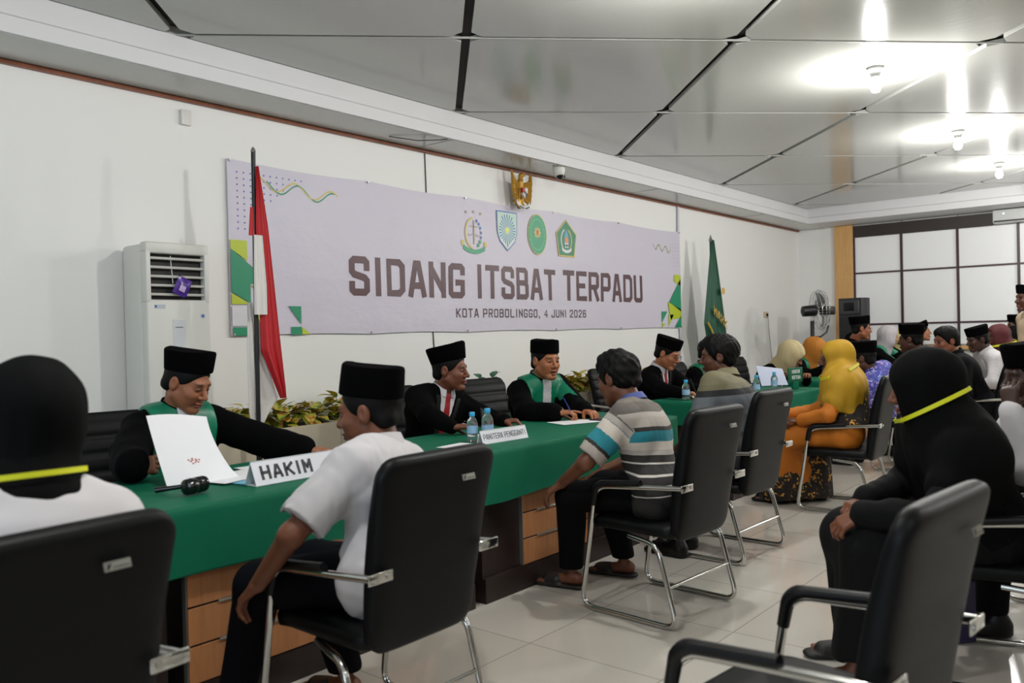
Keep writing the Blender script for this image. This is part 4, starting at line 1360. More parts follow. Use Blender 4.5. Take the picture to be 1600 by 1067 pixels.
for args, mm in (((3.50, 4.11, 2.475, 2.435, .045, 1.9, .9, .006), M_G1), ((3.44, 4.14, 2.49, 2.445, .045, 2.1, .5, .006), M_G4), ((9.0, 9.40, 2.40, 2.37, .035, 2.6, 1.2, .004), M_G1), ((8.98, 9.42, 2.41, 2.38, .035, 2.7, .8, .004), M_G4)):
    wm = MB().use(mm); wave(wm, *args); bt(wm).build('banner_wave', None, bsheet, smooth=False)
def shape(mm, *polys):
    for i, pts in enumerate(polys):
        m_ = MB().use(mm); poly(m_, pts, .0018); bt(m_).build('banner_corner_shape', None, bsheet, smooth=False)
shape(M_G2, [(3.195, 2.062), (3.325, 2.062), (3.325, 1.92), (3.195, 2.0)])
shape(M_G1, [(3.195, 2.0), (3.42, 1.84), (3.42, 1.76), (3.345, 1.76), (3.345, 1.62), (3.195, 1.70)])
shape(M_G2, [(3.195, 1.69), (3.345, 1.615), (3.195, 1.612)])
shape(M_G2, [(3.35, 1.75), (3.42, 1.75), (3.42, 1.70)])
shape(M_G2, [(3.36, 1.60), (3.42, 1.52), (3.42, 1.46), (3.36, 1.46)])
shape(M_PW, [(3.195, 1.60), (3.345, 1.60), (3.345, 1.46), (3.195, 1.46)])
shape(M_G1, [(3.20, 1.452), (3.345, 1.452), (3.345, 1.393), (3.20, 1.393)])
shape(M_G1, [(3.66, 1.605), (3.77, 1.605), (3.77, 1.47)])
shape(M_G1, [(3.68, 1.452), (3.77, 1.452), (3.77, 1.393), (3.68, 1.393)])
shape(M_G2, [(3.775, 1.45), (3.85, 1.396), (3.775, 1.396)])
X = 9.655
shape(M_G2, [(X, 2.07), (X-.17, 2.07), (X-.17, 1.98), (X, 1.93)])
shape(M_G1, [(X, 2.03), (X-.30, 1.72), (X, 1.60)])
shape(M_G2, [(X, 1.63), (X-.34, 1.72), (X-.28, 1.50), (X, 1.52)])
shape(M_G1, [(X-.50, 1.60), (X-.36, 1.60), (X-.50, 1.46)])
shape(M_G1, [(X, 1.55), (X-.17, 1.40), (X, 1.40)])
shape(M_G2, [(X-.50, 1.45), (X-.40, 1.45), (X-.50, 1.395)])
shape(M_G2, [(X-.33, 1.56), (X-.2, 1.56), (X-.33, 1.41)])
# four round seals / shields
def arc_pts(cx, cz, rx, rz, n=28, a0=0, a1=2*math.pi): return [(cx+rx*math.cos(a0+(a1-a0)*k/n), cz+rz*math.sin(a0+(a1-a0)*k/n)) for k in range(n if a1-a0 > 6.2 else n+1)]
def ringp(mb, cx, cz, rx, rz, w, off, a0=0, a1=2*math.pi, n=32):
    P = arc_pts(cx, cz, rx, rz, n, a0, a1); Q = arc_pts(cx, cz, rx-w, rz-w, n, a0, a1)
    m = len(P) if a1-a0 > 6.2 else len(P)-1
    for k in range(m):
        j = (k+1) % len(P); poly(mb, [P[k], P[j], Q[j], Q[k]], off)
def star(cx, cz, r, r2, n=5): return [(cx+(r if k % 2 == 0 else r2)*math.sin(math.pi*k/n), cz+(r if k % 2 == 0 else r2)*math.cos(math.pi*k/n)) for k in range(2*n)]
def scroll(mb, cx, z, w, h, off, mt):
    mb.use(mt)
    for k in range(12):
        a, b = -1+2*k/12, -1+2*(k+1)/12
        za, zb = z+.45*h*(a*a*2), z+.45*h*(b*b*2)
        poly(mb, [(cx+w*a, za), (cx+w*b, zb), (cx+w*b, zb+h), (cx+w*a, za+h)], off)
mb = MB()   # scales emblem
cx, cz = 5.71, 2.30
mb.use(M_G4); ringp(mb, cx, cz, .125, .15, .018, .002, math.pi*.55, math.pi*1.45)
mb.use(M_PB); [poly(mb, [(cx+.1*math.cos(a)+.012*math.cos(b), cz+.13*math.sin(a)+.016*math.sin(b)) for b in [k*math.pi/4 for k in range(8)]], .002) for a in (1.15, .8, .45, .1, -.25)]
mb.use(M_PG); [poly(mb, [(cx+.1*math.cos(a)+.016*math.cos(b), cz+.13*math.sin(a)+.02*math.sin(b)) for b in [k*math.pi/4 for k in range(8)]], .002) for a in (-.6, -.95)]
mb.use(mat('print_tan', 'a79a80', .4)); poly(mb, [(cx-.006, cz-.10), (cx+.006, cz-.10), (cx+.006, cz+.12), (cx-.006, cz+.12)], .002); poly(mb, [(cx-.055, cz+.06), (cx+.055, cz+.06), (cx+.055, cz+.068), (cx-.055, cz+.068)], .002)
for sx in (-.05, .05): ringp(mb, cx+sx, cz-.005, .024, .022, .006, .002, math.pi, 2*math.pi, 10)
for sx in (-.1, 0, .1): poly(mb, star(cx+sx, cz+.20-.1*abs(sx), .018, .008), .002)
scroll(mb, cx, cz-.19, .15, .042, .0022, M_PG); mb.use(M_G4)
for sx in (-.155, .155): poly(mb, [(cx+sx-.02, cz-.12), (cx+sx+.02, cz-.12), (cx+sx+.02, cz-.07), (cx+sx-.02, cz-.07)], .002)
bt(mb).build('emblem', None, bsheet, smooth=False)
mb = MB()   # rayed shield
cx, cz = 6.19, 2.365
sh = lambda k: [(cx-.155*k, cz+.185*k), (cx+.155*k, cz+.185*k), (cx+.150*k, cz-.02*k), (cx+.115*k, cz-.11*k), (cx, cz-.20*k), (cx-.115*k, cz-.11*k), (cx-.150*k, cz-.02*k)]
mb.use(M_PB); poly(mb, sh(1.0), .0016); mb.use(mat('print_pale_teal', 'b9d3c4', .4)); poly(mb, sh(.93), .0022); mb.use(M_PB)
for k in range(24):
    a = 2*math.pi*k/24; w = .05
    r1 = .125 if abs(math.sin(a)) < .8 else .155
    poly(mb, [(cx+.035*math.cos(a-w), cz+.035*math.sin(a-w)), (cx+r1*math.cos(a-w), cz+r1*math.sin(a-w)), (cx+r1*math.cos(a+w), cz+r1*math.sin(a+w)), (cx+.035*math.cos(a+w), cz+.035*math.sin(a+w))], .0028)
mb.use(mat('print_yellow', 'dfe04a', .4)); poly(mb, star(cx, cz+.005, .042, .018), .0034); mb.use(M_PW)
for sx in (-1, 1): poly(mb, [(cx+sx*.10, cz-.07), (cx+sx*.115, cz-.09), (cx+sx*.02, cz-.17), (cx+sx*.01, cz-.15)], .0034)
bt(mb).build('emblem', None, bsheet, smooth=False)
mb = MB()   # green oval seal
cx, cz = 6.665, 2.363
mb.use(M_G4); poly(mb, arc_pts(cx, cz, .155, .205, 40), .0016); mb.use(M_PG); poly(mb, arc_pts(cx, cz, .148, .197, 40), .0022)
mb.use(mat('print_light_green', '63b98c', .4)); ringp(mb, cx, cz, .118, .160, .008, .0028)
for k in range(20):
    a = 2*math.pi*k/20; poly(mb, [(cx+.132*math.cos(a)+.006*math.cos(b), cz+.178*math.sin(a)+.008*math.sin(b)) for b in (0, 1.57, 3.14, 4.71)], .0028)
mb.use(M_G4); poly(mb, star(cx, cz+.02, .062, .040, 8), .0030); mb.use(mat('print_red', 'a8443e', .4)); poly(mb, [(cx-.018, cz+.045), (cx+.018, cz+.045), (cx+.016, cz), (cx, cz-.015), (cx-.016, cz)], .0036)
bt(mb).build('emblem', None, bsheet, smooth=False)
mb = MB()   # green pentagon
cx, cz = 7.165, 2.36
pent = lambda k: [(cx, cz+.20*k), (cx+.185*k, cz+.05*k), (cx+.14*k, cz-.195*k), (cx-.14*k, cz-.195*k), (cx-.185*k, cz+.05*k)]
mb.use(M_G4); poly(mb, pent(1.0), .0016); mb.use(mat('print_dark_green', '147a52', .4)); poly(mb, pent(.92), .0022)
mb.use(M_PW); ringp(mb, cx, cz-.02, .10, .125, .014, .0028, math.pi*.62, math.pi*1.25, 14)
mb.use(M_G4); ringp(mb, cx, cz-.02, .10, .125, .014, .0028, -math.pi*.25, math.pi*.38, 14)
mb.use(mat('print_sky', '5f9ac8', .4)); poly(mb, [(cx-.04, cz-.06), (cx+.04, cz-.06), (cx+.03, cz+.03), (cx, cz+.10), (cx-.03, cz+.03)], .0028)
mb.use(mat('print_orange', 'd98a55', .4)); poly(mb, arc_pts(cx, cz-.02, .032, .036, 14), .0034)
mb.use(M_PW); poly(mb, [(cx-.035, cz-.06), (cx-.02, cz-.04), (cx+.035, cz-.095), (cx+.02, cz-.105)], .0036); poly(mb, [(cx+.035, cz-.06), (cx+.02, cz-.04), (cx-.035, cz-.095), (cx-.02, cz-.105)], .0036)
scroll(mb, cx, cz-.155, .085, .032, .0038, M_PW)
bt(mb).build('emblem', None, bsheet, smooth=False)
mb = MB()
for x in pins[:]:
    for z in (BZ1-.012, BZ0+.014): mb.lathe([(.008, 0), (.008, .012)], (0, 0, 0), 8, Matrix.Translation((min(max(x, BX0+.02), BX1-.02), YB-.010, z)) @ Matrix.Rotation(R_(90), 4, 'X'))
bt(mb).build('banner_pins', M_ALU, bn)

# ================================================================== standing air conditioner
ax0, ax1, ay0, ay1, AZ = 2.43, 2.85, 4.86, 5.15, 1.97
M_ACW = mat('ac_white_plastic', 'd3d3cd', .4)
ac = thing('air_conditioner', 'tall white floor-standing air conditioner against the wall left of the flag', 'air conditioner', ((ax0+ax1)/2, (ay0+ay1)/2, 0))
acx, acy = (ax0+ax1)/2, (ay0+ay1)/2
def at_(mb): mb.v = [(a-acx, b-acy, c) for a, b, c in mb.v]; return mb
mb = MB()
mb.box((ax0, ay0+.07, 0), (ax1, ay1, AZ-.01), .02)
at_(mb).build('cabinet', M_ACW, ac)
mb = MB()   # front fascia with the louvre opening
vz0, vz1 = 1.62, 1.90
mb.box((ax0+.005, ay0, .02), (ax1-.005, ay0+.075, vz0), .012); mb.box((ax0+.005, ay0, vz1), (ax1-.005, ay0+.075, AZ), .012)
mb.box((ax0+.005, ay0, vz0-.02), (ax0+.035, ay0+.075, vz1+.02), .006); mb.box((ax1-.035, ay0, vz0-.02), (ax1-.005, ay0+.075, vz1+.02), .006)
at_(mb).build('front_panel', M_ACW, ac)
at_(MB().box((ax0+.03, ay0+.05, vz0-.005), (ax1-.03, ay0+.074, vz1+.005))).build('vent_cavity', mat('dark_vent', '1b1b1a', .6), ac)
for k in range(5):
    z = vz0+.03+k*.055
    at_(MB().box((ax0+.035, ay0+.008, z-.006), (ax1-.035, ay0+.05, z+.010), .003, None)).build('vent_slat', mat('ac_grey_plastic', 'b9b8b2', .4), ac)
at_(MB().tube([(ax0+.17, ay0+.02, vz1-.01), (ax0+.18, ay0+.015, vz0+.1)], .003, 6)).build('vent_stick', M_ACW, ac)
mb = MB().use(mat('ac_display_panel', 'cfd2d6', .3)).box((ax0+.165, ay0-.004, 1.18), (ax0+.245, ay0+.004, 1.50), .003)
mb.use(M_PLASTIC).box((ax0+.167, ay0-.006, 1.275), (ax0+.243, ay0-.003, 1.30)); mb.use(mat('lit_green_digits', '66d060', .4, emit=('66d060', 1.5))).box((ax0+.198, ay0-.007, 1.284), (ax0+.212, ay0-.005, 1.292))
mb.use(mat('yellow_sticker', 'c9c23a', .5)).box((ax0+.19, ay0-.006, 1.245), (ax0+.222, ay0-.003, 1.265))
mb.use(mat('grey_print', '5e6a7c', .5)).box((ax0+.18, ay0-.006, 1.448), (ax0+.228, ay0-.003, 1.453))
mb.use(mat('ac_grey_plastic2', 'aab2ba', .4)).box((ax0+.17, ay0-.006, 1.195), (ax0+.24, ay0-.003, 1.235))
at_(mb).build('control_panel', None, ac, smooth=False)
mb = MB().use(mat('sticker_paper', 'bcc4cc', .5)).box((ax0+.05, ay0-.002, 1.565), (ax0+.12, ay0+.001, 1.590)); mb.use(mat('sticker_blue', '3c68a8', .5)).box((ax0+.052, ay0-.003, 1.570), (ax0+.066, ay0-.001, 1.585))
mb.use(mat('sticker_paper', 'bcc4cc', .5)).lathe([(.016, 0), (.016, .002)], (0, 0, 0), 20, Matrix.Translation((ax1-.055, ay0, 1.52)) @ Matrix.Rotation(R_(90), 4, 'X')); mb.use(mat('sticker_blue', '3c68a8', .5)).lathe([(.010, 0), (.010, .003)], (0, 0, 0), 16, Matrix.Translation((ax1-.055, ay0, 1.52)) @ Matrix.Rotation(R_(90), 4, 'X'))
at_(mb).build('stickers', None, ac, smooth=False)
mb = MB().use(mat('ac_grille_frame', 'c9c9c3', .4)).box((ax0+.09, ay0-.003, .35), (ax1-.06, ay0+.002, 1.14), .002)
mb.use(mat('grille_slot', '6f6f6a', .6))
for k in range(38): mb.box((ax0+.12, ay0-.005, .38+k*.0196), (ax1-.09, ay0-.002, .386+k*.0196))
at_(mb).build('intake_grille', None, ac, smooth=False)
mb = MB()   # purple freshener sachet hanging on the louvre
M = Matrix.Translation((ax0+.225, ay0-.016, 1.70)) @ Matrix.Rotation(R_(24), 4, 'Y')
vs = []; 
mb.grid(lambda u, v: tuple(M @ Vector(((u-.5)*.095, -.014*math.sin(math.pi*u)*math.sin(math.pi*v), (v-.5)*.115))), 8, 8)
mb.grid(lambda u, v: tuple(M @ Vector(((u-.5)*.095, .010*math.sin(math.pi*u)*math.sin(math.pi*v), (v-.5)*.115))), 8, 8)
mb.use(mat('sachet_lilac', 'b7a0cf', .3)).box((-.022, -.018, -.035), (.018, -.012, .004), .003, M)
mb.mats = [mat('purple_sachet_foil', '4b2a8c', .25)]+mb.mats; mb.mi = [0 if i < 128 else 1 for i in range(len(mb.f))]
o = mb.build('freshener_sachet', None, None); tag(o, 'purple air freshener sachet hanging on the air conditioner louvre', 'sachet')

# ================================================================== long planter and its plants
M_PLANTER = mat('cream_laminate', 'c4b9a4', .45)
M_SOIL = mat('dark_soil', '2c241c', .95)
px_ = [2.2, 3.78, 5.36, 6.94, 8.52, 10.1]
for i, (a, b) in enumerate(zip(px_, px_[1:])):
    t = thing('planter_box', ['cream planter box beside the flag pole', 'cream planter box behind the suited man at the left', 'cream planter box behind the speaking judge', 'cream planter box behind the suited man with glasses', 'cream planter box behind the green flag'][i], 'planter', ((a+b)/2, 4.95, 0), 0, 'planter boxes along the wall')
    h = (b-a)/2-.003
    mb = MB().box((-h, -.2, 0), (h, -.182, .765), .002); mb.box((-h, .182, 0), (h, .2, .765), .002); mb.box((-h, -.182, 0), (-h+.018, .182, .765)); mb.box((h-.018, -.182, 0), (h, .182, .765))
    mb.build('box_panel', M_PLANTER, t, smooth=False)
    MB().box((-h+.018, -.182, .6), (h-.018, .182, .70)).build('soil', M_SOIL, t, smooth=False)
def leaf_mat():
    m, nt, b = new_mat('variegated_leaf')
    tc = nt.nodes.new('ShaderNodeTexCoord'); n = nt.nodes.new('ShaderNodeTexNoise'); n.inputs['Scale'].default_value = 16; n.inputs['Detail'].default_value = 3
    r = nt.nodes.new('ShaderNodeValToRGB'); e = r.color_ramp.elements
    e[0].position = .34; e[0].color = (*lin('55752a'), 1); e[1].position = .66; e[1].color = (*lin('a8562a'), 1)
    q = e.new(.46); q.color = (*lin('b3bd45'), 1); q = e.new(.55); q.color = (*lin('d6b952'), 1)
    nt.links.new(tc.outputs['Object'], n.inputs['Vector']); nt.links.new(n.outputs[0], r.inputs[0]); nt.links.new(r.outputs[0], b.inputs['Base Color'])
    b.inputs['Roughness'].default_value = .4
    return m
M_LEAF = leaf_mat(); M_LEAFG = mat('dark_green_leaf', '1f5a36', .4); M_STEM = mat('plant_stem', '5c6a33', .6)
def leaf(mb, base, d, up, L, W):
    d = d.normalized(); side = d.cross(up).normalized(); up = side.cross(d)
    vs, fs = [], []; n = 6
    for i in range(n+1):
        u = i/n; w = W*math.sin(math.pi*min(1, u*.92+.05))**.8*(1-.25*u)
        c = base+d*L*u+up*(-.35*L*u*u+.05*L)
        for k, sx in enumerate((-1, -.5, 0, .5, 1)): vs.append(c+side*w*sx+up*(.18*w*abs(sx)))
    for i in range(n):
        for k in range(4): fs.append((i*5+k, i*5+k+1, (i+1)*5+k+1, (i+1)*5+k))
    mb.add(vs, fs)
def plant(x, y, hgt, seed, dark=False, label=''):
    rs = random.Random(seed); t = thing('foliage_plant', label, 'plant', (x, y, .70), rs.uniform(0, 6), 'foliage plants in the long planter')
    lm, st = MB(), MB()
    for k in range(rs.randint(6, 9)):
        a = rs.uniform(0, 6.28); r = rs.uniform(.0, .07); hh = hgt*rs.uniform(.5, 1)
        top = Vector((math.cos(a)*(r+.05), math.sin(a)*(r+.05), hh)); b0 = Vector((math.cos(a)*r*.5, math.sin(a)*r*.5, 0))
        st.tube([b0, b0.lerp(top, .6)+Vector((0, 0, .02)), top], [.004, .0035, .003], 6)
        for q in range(rs.randint(5, 8)):
            a2 = rs.uniform(0, 6.28); el = rs.uniform(-.5, .9); d = Vector((math.cos(a2)*math.cos(el), math.sin(a2)*math.cos(el), math.sin(el)))
            p = b0.lerp(top, rs.uniform(.45, 1)); L = rs.uniform(.09, .145)*(.9 if dark else 1)
            leaf(lm, p+d*.01, d, Vector((0, 0, 1)), L, L*rs.uniform(.34, .44))
    st.build('stems', M_STEM, t); o = lm.build('leaves', M_LEAFG if dark else M_LEAF, t)
    return t
PL = [(2.75, 'left of the flag pole'), (2.98, 'just left of the flag pole'), (3.22, 'behind the flag'), (3.45, 'just right of the flag'), (3.68, 'second right of the flag'), (3.92, 'third right of the flag'), (4.15, 'by the white-shirt man\'s cap'),
      (5.55, 'left of the speaking judge'), (6.25, 'right of the speaking judge\'s shoulder'), (6.5, 'second right of the speaking judge'), (6.75, 'left of the striped man\'s head'), (6.95, 'behind the striped man\'s head'), (7.12, 'just right of the striped man\'s head'), (7.3, 'left of the suited man with glasses'), (8.35, 'right of the suited man with glasses'), (8.62, 'behind the half-hidden judge'), (9.7, 'below the green flag')]
for i, (x, w) in enumerate(PL):
    dark = i in (6, 7)
    plant(x, 4.93, .24 if not dark else .3, 40+i, dark, ('dark green leafy plant ' if dark else 'yellow-green and russet leafy plant ')+w)

# ================================================================== flags
def polyx(tab, z):
    for (z0, a0), (z1, a1) in zip(tab, tab[1:]):
        if (z0-z)*(z1-z) <= 0: return a0+(a1-a0)*(z-z0)/(z1-z0) if z1 != z0 else a0
    return tab[-1][1]
fl = thing('national_flag', 'red and white flag hanging from a black pole left of the banner', 'flag', (3.02, 4.62, 0))
fx, fy_ = 3.205, 4.62
# measured on the plane Y=4.62
MB().tube([(0, 0, .75), (.004, 0, 1.6), (.012, 0, 2.555)], .014, 12).build('flag_pole', M_BLACK, fl)
MB().lathe([(.012, 0), (.017, .005), (.014, .02), (.004, .035)], (.012, 0, 2.55), 12).build('pole_tip', M_ALU, fl)
MB().lathe([(.2, 0), (.2, .02), (.05, .05), (.02, .08), (.018, .78)], (0, 0, 0), 24).build('flag_base', M_BLACK, fl)
M_FR = mat('red_flag_cloth', 'b5101c', .6, bump=dict(scale=14, strength=.2, dist=.01, stretch=(1, 1, .2))); M_FW = mat('white_flag_cloth', 'd9d5d1', .7, bump=dict(scale=14, strength=.2, dist=.01, stretch=(1, 1, .2)))
def flag_sheet(zt, zb, left, right, ydep, folds, ph, nz=60, nx=26):
    def fn(u, v):
        z = zt+(zb-zt)*v; l, r = polyx(left, z), polyx(right, z)
        x = l+(r-l)*u
        y = ydep+folds*(.25+.75*v)*math.sin(u*9+ph+v*1.5)+.4*folds*math.sin(u*21+ph*2)
        return (x, y, z)
    return MB().grid(fn, nx, nz).grid(lambda u, v: (fn(u, v)[0], fn(u, v)[1]+.004, fn(u, v)[2]), nx, nz)
# red: narrow at the top, widening down to the lower right tip
flag_sheet(2.46, .98, [(2.46, .012), (2.08, .0), (1.5, .018), (1.30, .02), (.98, .155)], [(2.46, .028), (2.08, .085), (1.57, .130), (1.32, .152), (1.05, .178), (.98, .182)], -.035, .014, .3).build('flag_red', M_FR, fl, angle=80)
flag_sheet(2.02, 1.52, [(2.02, -.035), (1.52, -.045)], [(2.02, .022), (1.7, .040), (1.52, .04)], -.062, .006, 1.2, 24).build('flag_white_fold', M_FW, fl, angle=80)
flag_sheet(1.60, .775, [(1.60, -.045), (1.2, -.055), (.9, -.055), (.775, -.03)], [(1.60, -.01), (1.45, .05), (1.2, .09), (.98, .165), (.9, .10), (.775, .02)], .02, .012, 2.2).build('flag_white', M_FW, fl, angle=80)
flag_sheet(2.2, 2.02, [(2.2, -.03), (2.02, -.045)], [(2.2, -.01), (2.02, -.01)], -.02, .003, 1.2, 8).build('flag_red_edge', M_FR, fl, angle=80)

gf = thing('institution_flag', 'dark green flag with gold fringe and lettering on a pole right of the banner', 'flag', (10.0, 4.9, 0))
MB().tube([(0, 0, .0), (-.02, 0, 2.5)], .016, 10).build('flag_pole', M_BLACK, gf)
MB().lathe([(.02, 0), (.03, .02), (.012, .06), (.004, .09)], (-.02, 0, 2.5), 12).build('pole_tip', M_ALU, gf)
MB().lathe([(.2, 0), (.2, .02), (.05, .05), (.02, .08)], (0, 0, 0), 20).build('flag_base', M_BLACK, gf)
M_FG = mat('green_flag_cloth', '0c4a33', .6, bump=dict(scale=10, strength=.25, dist=.01, stretch=(1, 1, .2)))
flag_sheet(2.52, .85, [(2.52, -.03), (1.45, -.24), (.85, -.06)], [(2.52, .01), (2.0, .13), (1.3, .27), (.85, .26)], -.03, .03, .7).build('flag_cloth', M_FG, gf, angle=80)
M_GOLD = mat('gold_thread', 'c9a13a', .4)
MB().tube([(-.245, -.05, 1.45), (-.17, -.06, 1.36), (-.08, -.06, 1.25), (.0, -.06, 1.2)], .012, 6).build('gold_fringe', M_GOLD, gf)
letters(mb := MB(), 'MAHK', -.13, .24, -.04, .07, .34, lambda x, z, t: (x, -.085-t, 1.60+z-.55*(x+.13)), gap=.3)
mb.build('flag_lettering', M_GOLD, gf, smooth=False)
MB().lathe([(.045, 0), (.045, .004)], (0, 0, 0), 18, Matrix.Translation((.14, -.085, 1.86)) @ Matrix.Rotation(R_(90), 4, 'X')).build('flag_crest', M_GOLD, gf)

# ================================================================== eagle emblem on the wall
M_EG = mat('gilt_paint', 'b0842c', .35, .3); M_EGD = mat('gilt_dark', '7a5a22', .4, .2)
eg = thing('eagle_emblem', 'gilded eagle emblem with shield and ribbon above the banner', 'wall emblem', (6.33, 5.10, 2.60))
D = Sdf(); e0 = np.array([6.33, 5.12, 2.60])
D.u(rc(e0+[0, 0, .12], e0+[0, -.01, .24], .040, .030), 0); D.u(rc(e0+[0, 0, .22], e0+[.0, -.02, .30], .026, .022), .02)
D.u(rc(e0+[.0, -.02, .305], e0+[.012, -.03, .315], .024, .020), .01); D.u(rc(e0+[.02, -.035, .31], e0+[.050, -.04, .305], .012, .004), .01)
for sg in (-1, 1): D.u(rc(e0+[sg*.03, 0, .10], e0+[sg*.045, -.005, .02], .018, .012), .01)
D.u(rc(e0+[0, .0, .10], e0+[0, .01, .03], .03, .045, flat=((0, 1, 0), .35)), .02)
D.disp = wob(.002, 60, 3)
pos, qd = D.mesh(.004); np_mesh('eagle_body', pos, qd, (6.33, 5.10), 0, [M_EG], eg).location.z = -2.60
mb = MB()
for sg in (-1, 1):
    for k in range(9):
        a = k/8
        root = Vector((sg*(.035+.01*a), .01, .22-.13*a)); tip = Vector((sg*(.145-.045*a*a), .0-.012*(k % 2), .345-.30*a**1.1))
        mid = root.lerp(tip, .45)+Vector((sg*.045, -.015, -.03))
        mb.tube([root, mid, tip], [.017, .022, .008], 8)
mb.build('wings', M_EG, eg)
mb = MB().use(mat('shield_red', 'a8322c', .4)); T = lambda u, v, t: (u, -.045-t, v)
shp = lambda k: [(-.035*k, .175), (.035*k, .175), (.035*k, .125), (.0, .085), (-.035*k, .125)]
mb.prism([(-.038, .18), (0, .18), (0, .13), (-.038, .13)], T, -.02, .008); mb.use(mat('shield_white', 'd6d4d0', .4)).prism([(0, .18), (.038, .18), (.038, .13), (0, .13)], T, -.02, .008)
mb.prism([(-.038, .13), (0, .13), (0, .08), (-.03, .11)], T, -.02, .008); mb.use(M_PLASTIC).prism([(0, .13), (.038, .13), (.03, .11), (0, .08)], T, -.02, .008)
mb.use(mat('shield_grey', '55524e', .4)).prism([(-.015, .145), (.015, .145), (.015, .118), (-.015, .118)], T, .008, .013)
mb.build('shield', None, eg, smooth=False)
mb = MB().use(M_SOFFIT_WHITE)
for k in range(14):
    a, b = -1+2*k/14, -1+2*(k+1)/14
    f = lambda q: (q*.115, -.02-.02*(1-q*q), -.035+.085*q*q)
    (xa, ya, za), (xb, yb, zb) = f(a), f(b)
    mb.add([(xa, ya, za), (xb, yb, zb), (xb, yb, zb+.034), (xa, ya, za+.034), (xa, ya+.01, za), (xb, yb+.01, zb), (xb, yb+.01, zb+.034), (xa, ya+.01, za+.034)], [(0, 1, 2, 3), (4, 7, 6, 5), (0, 4, 5, 1), (3, 2, 6, 7)])
mb.use(M_PLASTIC)
for k in range(-5, 6):
    if k == 0: continue
    x = k*.014; mb.box((x-.004, -.043, -.026+.05*(x/.115)**2), (x+.003, -.040, -.012+.05*(x/.115)**2))
mb.build('motto_ribbon', None, eg, smooth=False)

# ================================================================== camera dome, outlet, wall fan, loudspeaker, split AC
cc = thing('security_camera', 'white dome security camera under the soffit', 'security camera', (6.55, 4.80, ZS))
MB().lathe([(.03, -.105), (.055, -.08), (.062, -.05), (.062, -.0)], (0, 0, 0), 24).build('housing', M_ACW, cc)
MB().sphere((-.005, -.012, -.088), .038, 20, 12).build('lens_dome', mat('dark_glass_dome', '0d0d10', .08), cc)
MB().tube([(.085, 0, 0), (.09, 0, -.06), (.078, -.01, -.10)], .006, 8).build('antenna', M_PLASTIC, cc)
ot = thing('wall_outlet', 'beige wall outlet with plug and hanging cord on the wall right of the green flag', 'outlet', (12.41, 5.19, 1.57))
MB().box((-.075, -.01, -.045), (.075, .01, .045), .004).build('face_plate', mat('beige_plastic', 'c8b79a', .5), ot)
MB().box((-.015, -.035, -.022), (.012, -.008, .018), .003).build('plug', M_PLASTIC, ot)
MB().tube([(0, -.03, -.02), (.02, -.03, -.2), (.07, -.03, -.45), (.13, -.03, -.75)], .006, 6).build('cord', mat('grey_cord', '8f9092', .6), ot)
tb = tag(MB().box((2.86, 5.17, 2.80), (2.93, 5.199, 2.90), .003).build('sensor_plate', mat('translucent_white', 'd8d6d2', .4), None), 'small pale square sensor plate below the wood trim, upper left', 'sensor')
wr = MB().tube([(4.55, 5.02, 2.975), (4.75, 4.9, 2.955), (4.9, 4.78, 2.965), (4.98, 4.76, 2.985)], .004, 6).build('loose_wire', mat('dark_cable', '3a3a3a', .6), None)
tag(wr, 'loose dark wire dangling under the soffit above the banner', 'wire')

# fan on its stand in the far corner
fn_ = thing('stand_fan', 'black stand fan with wire cage in the far corner', 'fan', (11.78, 4.25, 0), 0)
MB().lathe([(.22, 0), (.22, .02), (.06, .05), (.03, .09), (.028, 1.45)], (0, 0, 0), 24).build('fan_stand', M_BLACK, fn_)
axis = Vector((.62, -.78, .06)).normalized()   # fan faces this way
rotm = axis.to_track_quat('Z', 'Y').to_matrix().to_4x4()
hub = Vector((.13, -.04, 1.60))
Mf = Matrix.Translation(hub) @ rotm
def tf(mb, M): mb.v = [tuple(M @ Vector(v)) for v in mb.v]; return mb
tf(MB().lathe([(.03, -.24), (.075, -.22), (.08, -.06), (.06, -.02)], (0, 0, 0), 20), Mf).build('motor', M_BLACK, fn_)
mb = MB()
for z, r in ((-.03, .27), (.02, .29), (.07, .27)):
    mb.tube([(r*math.cos(a), r*math.sin(a), z) for a in [2*math.pi*k/48 for k in range(48)]], .005, 6, closed=True)
for k in range(36):
    a = 2*math.pi*k/36
    mb.tube([(.05*math.cos(a), .05*math.sin(a), .10), (.2*math.cos(a), .2*math.sin(a), .10), (.285*math.cos(a), .285*math.sin(a), .02), (.2*math.cos(a), .2*math.sin(a), -.05), (.06*math.cos(a), .06*math.sin(a), -.05)], .0022, 4)
tf(mb, Mf).build('fan_cage', M_CHROME, fn_)
mb = MB()
for k in range(3):
    a0 = 2*math.pi*k/3
    mb.grid(lambda u, v: ((.05+.2*u)*math.cos(a0+(v-.5)*(.5+.9*u)), (.05+.2*u)*math.sin(a0+(v-.5)*(.5+.9*u)), .02+.05*(v-.5)), 8, 8)
tf(mb, Mf).build('fan_blades', mat('grey_fan_blade', '6f7074', .35), fn_)
tf(MB().lathe([(.055, .095), (.055, .11), (.01, .118)], (0, 0, 0), 20), Mf).build('badge', mat('violet_badge', '6b3fa0', .4), fn_)
tf(MB().lathe([(.10, -.05), (.11, -.03), (.11, .05), (.10, .07)], (.21, -.14, -.02), 20), Matrix.Translation((0, 0, 1.60)) @ Matrix.Identity(4)).build('control_box', M_BLACK, fn_)
MB().tube([(.03, 0, 1.22), (.18, -.05, 1.22), (.28, -.1, 1.28), (.32, -.12, 1.38)], .012, 8).build('cable_hook', M_BLACK, fn_)

